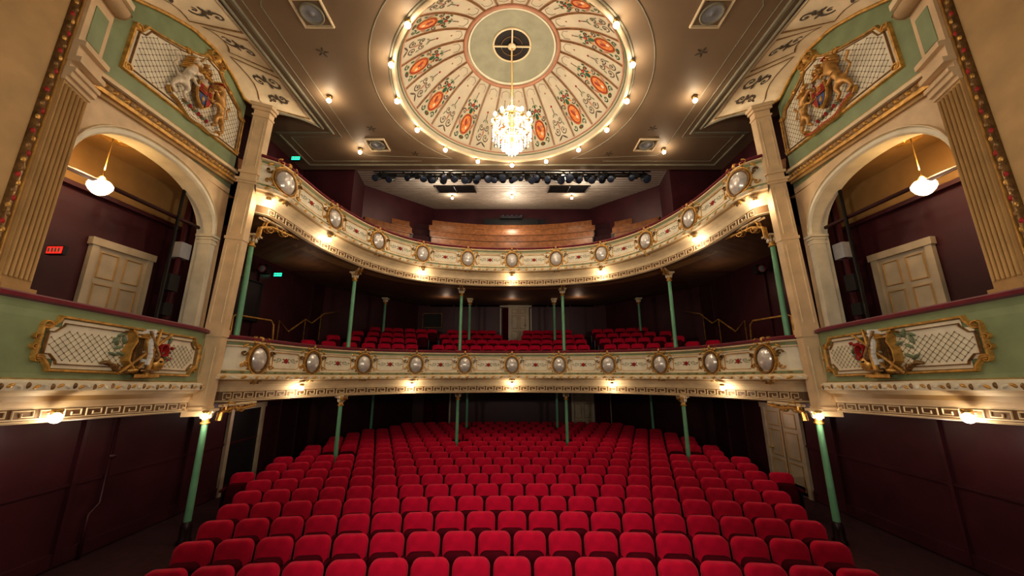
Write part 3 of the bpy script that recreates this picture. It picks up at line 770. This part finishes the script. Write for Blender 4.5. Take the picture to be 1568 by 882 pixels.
def wallx(y): return 6.25+.127*(y-4.1)
def lerp(T,x):
    if x<=T[0][0]: return T[0][1]
    for (a,b),(c,d) in zip(T[:-1],T[1:]):
        if x<=c: return b+(d-b)*(x-a)/(c-a)
    return T[-1][1]
TOP=[(2.5,5.1),(4.0,5.7),(4.7,6.02),(5.3,6.42),(5.9,6.74),(6.6,6.90),(7.2,6.78),(7.8,6.50)]
def side(sg,nm):
    e=empty('theatre_box')
    zm=lambda t,y:.84+.028*(7.7-y)-(.84-t)*(1-.017*(7.7-y))
    path=Path([(sg*5.99,4.0),(sg*6.12,5.1),(sg*6.25,6.2),(sg*6.35,7.0),(sg*6.43,7.4),(sg*6.60,7.68)],flip=1 if sg<0 else -1,zmap=zm)
    z=.84; m=MB()
    prof=[(-.30,z-.12,velrail),(-.30,z-.03,velrail),(-.2,z,velrail),(.06,z,velrail),(.12,z-.03,velrail),(.12,z-.08,velrail),(.06,z-.10,sage),
      (.05,z-.20,sage),(.06,z-.30,sage),(.05,z-1.02,sage),(.06,z-1.08,gold),(.12,z-1.10,ivory),(.17,z-1.14,ivory),(.17,z-1.24,cream),(.10,z-1.27,cream),
      (.04,z-1.31,tan),(.0,z-1.38,pilc),(-.02,z-1.46,cream),(-.02,z-1.48,keyg),(-.02,z-1.63,cream),(.0,z-1.65,cream),(-.1,z-1.67,dtan),(-1.2,z-1.67,dtan)]
    sweep(m,path,prof,0,path.L,40); m.obj('box_front',e)
    m=MB(); greek(m,path,-.02,z-1.63,z-1.48,0,path.L-.2,.30,cream)
    n=int(path.L/.09)
    for k in range(n):
        m.disc(path.M(.17),((k+.5)*.09,z-1.19+.015*(k%2)),.045,.022,.025,(gold,ivory,bronze)[k%3],8,(.6,-.6,1.5)[k%3])
    M=path.M(.055)
    a,b=.55,3.36; zt,zb=z-.24,z-.97; q=.17
    P0=[(a,zt-q),(a+.08,zt-q),(a+q,zt-.06),(a+q+.02,zt)]+[(a+q+(b-a-2*q)*i/10,zt) for i in range(1,10)]+[(b-q-.02,zt),(b-q,zt-.06),(b-.08,zt-q),(b,zt-q),
        (b,zb+q),(b-.08,zb+q),(b-q,zb+.06),(b-q-.02,zb)]+[(b-q-(b-a-2*q)*i/10,zb) for i in range(1,10)]+[(a+q+.02,zb),(a+q,zb+.06),(a+.08,zb+q),(a,zb+q)]
    m.obj('carved_and_key_bands',e); m=MB()
    for i in range(20):
        s0=a+.1+(b-a-.2)*i/20; s1=a+.1+(b-a-.2)*(i+1)/20
        hh=.0 if 0<i<19 else .12
        m.add([M(s0,zb+.03+hh,.012),M(s1,zb+.03+hh,.012),M(s1,zt-.03-hh,.012),M(s0,zt-.03-hh,.012)],[[0,1,2,3]],ivory)
    m.rib(M,P0,.05,.05,gold,closed=True); m.rib(M,scale_poly(P0,.085),.02,.03,bronze,closed=True,d0=.01)
    lattice(m,path.M(.07),scale_poly(P0,.14),.10,leafm,bronze,.011)
    for s in(a,b):
        f=1 if s==a else -1
        for tt in(zt-.14,zb+.14): m.spiral(M,(s+f*.04,tt),.07,0,1.2,.035,.05,gold,f)
        m.spiral(M,(s-f*.03,(zt+zb)/2+.06),.05,0,1.2,.03,.05,gold,f); m.spiral(M,(s-f*.03,(zt+zb)/2-.06),.05,0,1.2,.03,.05,gold,-f)
    trophy(m,path.M(.07),((a+b)/2+.10,(zt+zb)/2),1.7,1)
    m.obj('painted_panel_with_trophy',e)
    NW=Vector((-sg*.992,.126,0))
    def WM(o=0,slope=True):
        def f(s,t,d):
            zz=t+(.085*(s-7.4) if (slope and t>4.2) else 0)
            return Vector((sg*wallx(s),s,zz))+NW*(d+o)
        return f
    M=WM()
    m=MB(); ya,yb,zs,zp=4.50,7.56,2.90,3.90; yc=(ya+yb)/2; n=32
    def az(y):
        u=(y-yc)/((yb-ya)/2); return zs+(zp-zs)*math.sqrt(max(0,1-abs(u)**2.3))
    top=4.32; pts=[(ya,.6)]+[(yc-(yb-ya)/2*math.cos(pi*i/n),az(yc-(yb-ya)/2*math.cos(pi*i/n))) for i in range(n+1)]+[(yb,.6)]
    for i in range(1,len(pts)-2):
        p,q=pts[i],pts[i+1]; m.add([M(p[0],p[1],0),M(q[0],q[1],0),M(q[0],top,0),M(p[0],top,0)],[[0,1,2,3]],pilc)
    for i in range(len(pts)-1):
        p,q=pts[i],pts[i+1]; m.add([M(p[0],p[1],0),M(q[0],q[1],0),M(q[0],q[1],-.35),M(p[0],p[1],-.35)],[[0,1,2,3]],ivory,True)
    m.add([M(yb,.4,0),M(7.8,.4,0),M(7.8,top,0),M(yb,top,0)],[[0,1,2,3]],pilc)
    m.add([M(3.9,.4,0),M(ya,.4,0),M(ya,top,0),M(3.9,top,0)],[[0,1,2,3]],pilc)
    m.rib(M,[(p[0],p[1]+.05) for p in pts[1:-1]],.12,.04,ivory); m.rib(M,[(p[0],p[1]+.13) for p in pts[1:-1]],.03,.05,cream)
    jx=wallx(yb)+.05
    m.box((sg*(jx+.05),yb-.01,1.75),.26,.14,2.3,ivory,-.1*sg)
    for zz,w_ in((2.74,.03),(2.84,.05),(2.90,.10)): m.box((sg*(jx+.05),yb-.01,zz),.26+w_,.14+w_,.05,ivory,-.1*sg)
    m.obj('box_arch',e); m=MB()
    for (z0,z1,d,mm) in((4.30,4.36,.05,tan),(4.36,4.42,.10,gold),(4.42,4.58,.05,bronze),(4.58,4.64,.11,cream),(4.64,4.68,.07,gold)):
        m.add([M(3.9,z0,0),M(7.8,z0,0),M(7.8,z0,d),M(3.9,z0,d),M(3.9,z1,d),M(7.8,z1,d),M(3.9,z1,0),M(7.8,z1,0)],[[0,1,2,3],[3,2,5,4],[4,5,7,6]],mm)
    Mf=WM(.05)
    for k in range(38): m.disc(Mf,(4.05+k*.10,4.50),.045,.04,.04,(gold,tan)[k%2],8,(.6,-.6)[k%2])
    M0=WM(0,False); ys=[3.9,4.3,4.7,5.0,5.3,5.6,5.9,6.2,6.6,6.9,7.2,7.5,7.8]
    for a_,b_ in zip(ys[:-1],ys[1:]):
        m.add([M0(a_,4.2,0),M0(b_,4.2,0),M0(b_,lerp(TOP,b_),0),M0(a_,lerp(TOP,a_),0)],[[0,1,2,3]],sage)
    P=[(4.86,4.80),(4.88,5.60),(5.0,5.66),(5.08,5.84),(5.25,5.90),(5.8,6.16),(6.22,6.42),(6.4,6.58),(6.75,6.60),(6.93,6.46),(7.3,6.30),(7.58,6.20),(7.66,6.02),(7.76,5.98),(7.76,5.10)]
    m.poly([M0(a,b,.015) for a,b in P],ivory)
    m.rib(M0,P,.06,.05,gold,closed=True); m.rib(M0,scale_poly(P,.09),.02,.03,bronze,closed=True,d0=.015)
    lattice(m,WM(.018,False),scale_poly(P,.12),.12,greyscroll,bronze,.014)
    for c in((4.92,5.66),(4.92,4.86),(7.70,6.02),(7.70,5.14),(5.9,6.2),(7.15,6.33)): m.spiral(M0,c,.075,0,1.2,.04,.06,gold,1); m.disc(M0,c,.04,.07,.08,gold,8,.7)
    for fl in(-1,1): m.spiral(M0,(6.6+fl*.13,6.66),.11,pi/2,1.2,.05,.10,gold,-fl); m.disc(M0,(6.6+fl*.2,6.55),.1,.04,.08,gold,8,fl*.5)
    m.disc(M0,(6.6,6.70),.08,.13,.14,gold,12)
    m.obj('upper_panel_and_frieze',e)
    ae=empty('royal_coat_of_arms')
    if sg<0: arms(WM(.04,False),ae,(6.35,5.50),.95,lionm,stone,-1)
    else: arms(WM(.04,False),ae,(6.35,5.50),.95,lionm,lionm,1)
    pe=empty('pilaster'); m=MB()
    def pil(z,w=.32,d=.18,of=0):
        t=(z+.95)/7.1; xr=6.32-.26*t; yr=7.76; U=Vector((-sg,.45,0)).normalized(); D=Vector((0,1,0))
        R=Vector((sg*xr,yr,z)); c=R-U*(w/2)
        return [c+U*(w/2+of)-D*of,c-U*(w/2+of)-D*of,c-U*(w/2+of)+D*d,c+U*(w/2+of)+D*d]
    def seg(z0,z1,mm,of=0,w=.32):
        A=pil(z0,w,.18,of);B=pil(z1,w,.18,of); m.add(A+B,[[0,1,5,4],[1,2,6,5],[2,3,7,6],[3,0,4,7],[0,1,2,3],[4,5,6,7]],mm)
    seg(-.9,6.45,pilc)
    for z0,z1,of in((-.92,-.82,.04),(-.82,-.74,.02),(.70,.86,.02),(2.90,2.97,.015),(4.30,4.36,.025),(4.36,4.42,.05),(4.56,4.62,.03),(6.10,6.15,.02),(6.28,6.36,.04),(6.36,6.45,.07)): seg(z0,z1,pilc,of)
    def sg2(z0,z1): 
        for w in(-.10,.10):
            a=pil(z0);b=pil(z1); c0=(a[0]+a[1])/2; c1=(b[0]+b[1])/2; U=(a[0]-a[1]).normalized()
            m.tube([c0+U*w,c1+U*w],.010,cream,6)
    sg2(-.6,.5); sg2(1.0,2.8); sg2(3.05,4.2); sg2(4.75,6.0)
    m.obj('pilaster_shaft',pe)
    m=MB()
    def CV(u,v,d=0):
        yl=2.5+5.5*u
        lo=Vector((sg*(wallx(yl)-.02 if u<.93 else wallx(yl)-.02-(u-.93)*6),yl,lerp(TOP,yl)))
        hi=Vector((sg*5.78,2.5+7.07*u,7.18)); p=lo*(1-v)+hi*v; p.z+=.10*math.sin(pi*v)
        return p+Vector((-sg*.75,0,-.65))*d
    vs=[];K=40;J=6
    for i in range(K+1):
        for j in range(J+1): vs.append(CV(i/K,j/J))
    m.add(vs,[[i*(J+1)+j,(i+1)*(J+1)+j,(i+1)*(J+1)+j+1,i*(J+1)+j+1] for i in range(K) for j in range(J)],cream,True)
    Mc=lambda s,t,d:CV(s,t,d+.01)
    for (a,b,c,d) in((.15,.34,.12,.88),(.37,.56,.12,.88),(.59,.72,.2,.85),(.75,.96,.15,.85)):
        loop=[(a,c)]+[(a+(b-a)*i/6,c+.10*math.sin(pi*i/6)) for i in range(1,6)]+[(b,c),(b,d)]+[(b-(b-a)*i/6,d) for i in range(1,6)]+[(a,d)]
        m.rib(Mc,loop,.009,.015,bronze,closed=True)
    for u,v,k in((.20,.5,.50),(.30,.5,.42),(.42,.5,.45),(.51,.5,.42),(.655,.5,.42),(.82,.5,.50),(.90,.5,.36)):
        p=CV(u,v); tu=(CV(u+.02,v)-p).normalized(); tv=(CV(u,v+.05)-p).normalized(); nn=tu.cross(tv)
        if nn.z>0: nn=-nn
        Ml=planeM(p+nn*.03,tv,tu,nn)
        m.scroll(Ml,(0,0),k*1.5,k*.75,greyscroll,.4,1 if int(u*100)%2 else -1,.07,.01)
    m.tube([CV(i/20,1,.02) for i in range(21)],.04,ceilg,8); m.tube([CV(i/20,.95,.03) for i in range(21)],.012,dark,6)
    m.tube([CV(i/30,0.0,.02) for i in range(31)],.035,gold,8); m.tube([CV(1,j/8,.0) for j in range(9)],.035,ceilg,8)
    m.obj('cove_'+nm)
    pr=empty('proscenium_side'); m=MB()
    PX=5.97
    m.poly([(sg*PX,.5,-3.3),(sg*PX,3.88,-3.3),(sg*PX,3.88,9),(sg*PX,.5,9)],tan)
    m.tube([(sg*(PX+.01),3.90,-3.3),(sg*(PX+.01),3.90,9)],.045,bronze,8)
    for k in range(100):
        z=-1+k*.10; m.ball((sg*(PX-.02),3.91+.012*(-1)**k,z),.022,.028,.04,rosem if k%3==0 else (bronze if k%3==1 else gold),8,6)
    m.tube([(sg*(PX+.01),3.98,-1),(sg*(PX+.01),3.98,9)],.014,gold,6)
    m.poly([(sg*(PX+.02),3.95,-1),(sg*6.02,4.04,-1),(sg*6.02,4.04,9),(sg*(PX+.02),3.95,9)],tan)
    A=Vector((sg*6.02,4.04,0)); Bq=Vector((sg*6.18,4.45,0)); U=(Bq-A).normalized(); N=Vector((-sg*U.y,sg*U.x,0)).normalized()
    if N.x*sg>0:N=-N
    Wd=(Bq-A).length
    m.obox(A,U,Vector((0,0,1)),N,(0,Wd),(.5,4.0),-.3,.03,tan)
    for k in range(6): m.tube([A+U*(.045+k*.07)+N*.035+Vector((0,0,1.1)),A+U*(.045+k*.07)+N*.035+Vector((0,0,3.75))],.022,tan,6)
    for z0,z1,d in((.7,1.0,.08),(3.80,3.86,.05),(3.86,3.94,.09),(3.94,4.0,.12),(4.10,4.18,.14),(4.18,4.36,.08),(4.36,4.44,.14)): m.obox(A,U,Vector((0,0,1)),N,(-.02,Wd+.03),(z0,z1),-.3,d,pilc if z0>1 else tan)
    m.obox(A,U,Vector((0,0,1)),N,(0,Wd),(3.9,6.9),-.3,.04,pilc)
    m.obox(A,U,Vector((0,0,1)),N,(.1,Wd-.08),(4.55,5.15),0,.05,sage)
    Mp=planeM(A+N*.06,U,Vector((0,0,1)),N)
    zz=5.42; m.tube([A+U*.02+N*.1+Vector((0,0,zz)),A+U*(Wd)+N*.1+Vector((0,0,zz))],.11,pilc,16)
    Ms=planeM(A+U*(Wd+.01)+N*.1+Vector((0,0,zz)),N,Vector((0,0,1)),U); m.spiral(Ms,(0,0),.11,0,1.6,.035,.03,tan); m.disc(Ms,(0,0),.12,.12,.015,pilc,16)
    Ms=planeM(A+U*(.01)+N*.1+Vector((0,0,zz)),N,Vector((0,0,1)),-U); m.disc(Ms,(0,0),.12,.12,.015,pilc,16); m.spiral(Ms,(0,0),.11,0,1.6,.035,.03,tan)
    m.obox(A,U,Vector((0,0,1)),N,(-.02,Wd+.06),(5.56,5.66),-.3,.20,cream)
    m.rib(Mp,[(.08,5.8),(.36,5.8),(.36,6.8),(.08,6.8)],.03,.02,gold,closed=True)
    m.obj('proscenium_pilaster',pr)
    m=MB()
    m.poly([(sg*6.3,3.2,.0),(sg*WX,3.2,.0),(sg*WX,7.95,.0),(sg*6.6,7.95,.0)],carpet)
    m.poly([(sg*6.3,3.2,4.05),(sg*WX,3.2,4.05),(sg*WX,7.95,4.05),(sg*6.7,7.95,4.05)],dtan)
    m.poly([(sg*6.9,7.9,-.8),(sg*WX,7.9,-.8),(sg*WX,7.9,4.2),(sg*6.9,7.9,4.2)],maroon)
    m.poly([(sg*6.2,3.3,-.8),(sg*WX,3.3,-.8),(sg*WX,3.3,4.2),(sg*6.2,3.3,4.2)],maroon)
    m.poly([(sg*(WX-.02),3.3,3.2),(sg*(WX-.02),7.9,3.2),(sg*(WX-.02),7.9,4.05),(sg*(WX-.02),3.3,4.05)],dtan)
    m.box((sg*(WX-.06),5.6,3.18),.1,4.5,.08,maroon)
    m.lathe((sg*7.0,5.65,4.05),[(.28,0),(.26,-.04),(.18,-.05),(.12,-.03),(.05,-.08),(.001,-.1)],gold,24)
    m.tube([(sg*7.1,7.3,0),(sg*7.1,7.3,4.0)],.05,maroon,8); m.tube([(sg*6.95,6.95,0),(sg*6.95,6.95,4.0)],.03,steel,8); m.tube([(sg*7.3,7.55,0),(sg*7.3,7.55,4.0)],.06,maroon,8)
    m.tube([(sg*6.95,4.3,3.1),(sg*7.0,7.6,3.1)],.04,maroon,8)
    m.box((sg*7.15,7.35,2.5),.24,.24,.34,tile); m.box((sg*7.02,7.15,1.75),.16,.22,.34,steel); m.box((sg*7.02,7.15,1.2),.14,.2,.25,steel)
    m.obj('box_interior',e)
    lp=empty('pendant_lamp'); m=MB(); c=(sg*7.0,5.55,3.02)
    m.tube([(c[0],c[1],4.0),(c[0],c[1],c[2]+.15)],.010,brass,6)
    m.lathe(c,[(.03,.20),(.06,.16),(.10,.14),(.11,.12)],brass,16)
    m.lathe(c,[(.11,.12),(.15,.06),(.15,.0),(.12,-.06),(.075,-.11),(.03,-.135),(.001,-.14)],bulbs,24,True,.06)
    m.obj('glass_shade',lp); light('pendant_light',(c[0]-sg*.02,c[1],c[2]-.25),5.5,(1,.72,.42),.1,lp); light('pendant_uplight',(c[0],c[1],c[2]+.32),20,(1,.62,.26),.08,lp)
    e2=empty('box_lamp'); lamp(e2,(sg*6.03,5.0,-.60),8,.065,'bulb')
    e2=empty('box_lamp'); lamp(e2,(sg*6.22,7.66,-.90),5,.06,'bulb')
side(-1,'left'); side(1,'right')
# ------------------------------------------------------------ doors
def door(name,O,U,w,h,closed=True,double=False):
    O=Vector(O);U=Vector(U).normalized();V=Vector((0,0,1));N=Vector((-U.y,U.x,0))
    if N.dot(Vector((0,8,0))-Vector((O.x,O.y,0)))<0:N=-N
    e=empty(name); m=MB()
    m.obox(O,U,V,N,(-w/2-.12,-w/2),(0,h+.12),0,.08,white); m.obox(O,U,V,N,(w/2,w/2+.12),(0,h+.12),0,.08,white); m.obox(O,U,V,N,(-w/2-.15,w/2+.15),(h,h+.14),0,.10,white)
    m.obj('door_frame',e); m=MB()
    if closed:
        m.obox(O,U,V,N,(-w/2,w/2),(0,h),0,.035,white)
        cw=w/2
        for k in range(2):
            a=-w/2+k*cw
            for z0,z1 in((.12,.75),(.88,1.55),(1.68,h-.1)):
                m.rib(lambda s,t,d:O+U*s+V*t+N*(.035+d),[(a+.1*cw+.03,z0),(a+cw*.9-.03,z0),(a+cw*.9-.03,z1),(a+.1*cw+.03,z1)],.03,.02,tan,closed=True)
        m.tube([O+U*(w*.38)+V*1.05+N*.05,O+U*(w*.38)+V*1.05+N*.10],.03,brass); m.ball(tuple(O+U*(w*.38)+V*1.05+N*.11),.035,.035,.035,brass)
        if double: m.obox(O,U,V,N,(-.012,.012),(0,h),.035,.045,bronze)
    else:
        m.obox(O,U,V,N,(-w/2,w/2),(0,h),0,.02,dark)  # open doorway: flat dark sheet painted as the unlit interior
    m.obj('door_leaf_or_dark_opening',e)
door('door_1',(-WX+.01,11.0,floorz(11)),(0,1,0),1.15,2.15,False)
door('door_2',(WX-.01,10.85,floorz(10.8)),(0,1,0),1.25,2.15,True,True)
door('door_3',(-WX+.01,6.78,.0),(0,1,0),.90,2.25,True)
door('door_4',(WX-.01,6.78,.0),(0,1,0),.90,2.25,True)
door('door_5',(.35,BY-.01,1.25),(1,0,0),.85,2.0,True,True)
door('door_6',(3.55,BY-.01,-3.2),(1,0,0),.9,2.15,True)
for nmx,x0,x1,zb,zt in(('rear_curtain',-4.4,-3.2,-3.2,-.9),('rear_curtain',4.2,5.0,-3.2,-.9),('doorway_curtain',-.50,-.20,1.25,3.2)):
    m=MB(); vs=[];n=int((x1-x0)/.03)
    for i in range(n+1):
        x=x0+(x1-x0)*i/n; y=BY-.16+.04*math.sin(i*.9); vs+= [(x,y,zb),(x,y,zt)]
    m.add(vs,[[2*i,2*i+2,2*i+3,2*i+1] for i in range(n)],velvetd,True); m.tube([(x0,BY-.16,zt),(x1,BY-.16,zt)],.02,brass); m.obj(nmx)
m=MB(); m.box((-3.1,BY-.1,-2.0),.08,.1,2.3,white); m.box((4.95,BY-.1,-2.0),.08,.1,2.3,white); m.box((-.60,BY-.1,2.2),.07,.1,2.0,white); m.box((1.0,BY-.1,2.2),.07,.1,2.0,white); m.box((.2,BY-.1,3.3),1.7,.1,.08,white); m.obj('trim_2')
def sign(name,c,sx,sy,sz,mt):
    m=MB(); m.box(c,sx,sy,sz,steel); 
    m.box((c[0],c[1]-sy*.5-.004,c[2]),sx*.9,.006,sz*.8,mt)
    for k in range(4): m.box((c[0]-sx*.3+sx*.2*k,c[1]-sy*.5-.01,c[2]),sx*.10,.006,sz*.45,ivory)
    m.obj(name)
sign('exit_sign',(-7.55,11.2,3.0),.28,.06,.14,greenlit); sign('exit_sign',(-7.1,10.55,6.78),.30,.06,.15,greenlit); sign('exit_sign',(-.2,BY-.3,3.42),.25,.05,.1,ivory)
sign('warning_sign',(-7.5,5.62,1.92),.28,.06,.15,redlit)
for sg in(-1,1):
    e=empty('wall_speaker'); m=MB(); m.box((sg*7.45,10.4,2.95),.26,.2,.26,steel)
    Mx=planeM(Vector((sg*7.45,10.29,2.95)),Vector((1,0,0)),Vector((0,0,1)),Vector((0,-1,0)))
    m.disc(Mx,(0,0),.1,.1,.03,tile,16); m.rib(Mx,[(.11*math.cos(a*pi/8),.11*math.sin(a*pi/8)) for a in range(16)],.02,.02,rosem,closed=True); m.tube([(sg*7.45,10.5,2.95),(sg*7.75,10.5,2.95)],.02,steel); m.obj('cabinet',e)
    e=empty('stair_handrail'); m=MB(); x=sg*7.3
    m.tube([(x,9.3,-.2),(x,9.3,1.38),(x,9.4,1.42),(x,10.8,1.46),(x,10.95,1.35),(x,11.1,.1)],.028,gold,8); m.tube([(x,9.3,.85),(x,11.0,.9)],.02,gold,8)
    m.tube([(x,11.2,1.5),(x,11.7,1.22),(x,12.6,1.75),(x,13.0,1.66),(sg*7.2,13.6,2.1),(sg*7.0,14.3,2.3)],.028,gold,8)
    for yy,zz in((11.2,1.5),(12.6,1.75),(13.6,2.1)): m.tube([(x,yy,zz),(x,yy,zz-1.0)],.02,gold,8)
    m.obj('rail',e)
m=MB(); m.box((-7.70,9.9,2.0),.05,1.5,1.1,dark); m.rib(planeM(Vector((-7.66,9.9,2.0)),Vector((0,1,0)),Vector((0,0,1)),Vector((1,0,0))),[(-.78,-.58),(.78,-.58),(.78,.58),(-.78,.58)],.07,.03,steel,closed=True); m.obj('window_1')
m=MB(); 
m.box((-4.2,BY-.04,2.55),.95,.05,.7,dark); m.rib(planeM(Vector((-4.2,BY-.08,2.55)),Vector((1,0,0)),Vector((0,0,1)),Vector((0,-1,0))),[(-.5,-.37),(.5,-.37),(.5,.37),(-.5,.37)],.05,.03,bronze,closed=True); m.obj('framed_picture')
m=MB(); m.tube([(-7.68,7.4,-.8),(-7.68,7.4,-2.4),(-7.68,7.25,-2.55),(-7.68,7.25,-3.3)],.025,maroon,8); m.tube([(-7.66,7.4,-1.6),(-7.6,7.4,-1.6)],.04,maroon,8); m.obj('wall_pipe')
# ------------------------------------------------------------ stage lighting
def spot(name,loc,tgt,e,ang=95,r=.3,c=(1,.88,.72)):
    o=light(name,loc,e,c,r,None,'SPOT',spot_size=math.radians(ang),spot_blend=.8); aim(o,tgt); return o
spot('stage_spotlight',(-3.4,-.8,1.1),(3.5,9,2.6),540,98,.2)
spot('stage_spotlight',(3.4,-.8,1.1),(-3.5,9,2.6),540,98,.2)
spot('stage_spotlight',(0,.5,3.0),(0,5.0,-3.3),850,62)
spot('stage_spotlight',(-2.2,.2,1.0),(-6.4,7.5,3.2),240,80)
spot('stage_spotlight',(2.2,.2,1.0),(6.4,7.5,3.2),240,80)
spot('stage_spotlight',(0,0,1.0),(0,9,7.2),270,100)
for x,y,z in((-3,16,2.95),(0,16.6,2.95),(3,16,2.95),(-6.6,11,2.6),(6.6,11,2.6)):
    light('fill_light',(x,y,z),5.5,(1,.7,.5),.12)  # added fill without fixtures, brightens the dress circle walls and seats
for x,y,z in((-3,15.8,-1.0),(3,15.8,-1.0),(-6.9,10.5,-1.0),(6.9,10.5,-1.0),(-6.9,6,-1.1),(6.9,6,-1.1),(-6.9,4,-1.1),(6.9,4,-1.1)):
    light('fill_light',(x,y,z),9 if y<15 else 1.5,(1,.78,.66),.12)  # unseen fill added below the circle to lift the dark stalls walls
for x,y in((-3,14.2),(0,14.6),(3,14.2),(0,16.8)): light('gallery_fill_light',(x,y,rz(y)-1.0),60,(1,.84,.66),.15)  # fill added in mid-air to brighten the rear ceiling boards
w=bpy.data.worlds.new('World'); sc.world=w; w.use_nodes=True
w.node_tree.nodes['Background'].inputs[0].default_value=(1,.85,.7,1); w.node_tree.nodes['Background'].inputs[1].default_value=.05
cd=bpy.data.cameras.new('cam'); cd.sensor_width=36; cd.lens=560/1600*36; cd.clip_start=.05
co=bpy.data.objects.new('camera',cd); co.location=(0,0,CZ); co.rotation_euler=(math.radians(90+12.9),0,0); col.objects.link(co); sc.camera=co
sc.view_settings.view_transform='Standard'
sc.view_settings.exposure=.12
try: sc.view_settings.look='Medium High Contrast'
except Exception as ex: print('LOOK',ex)
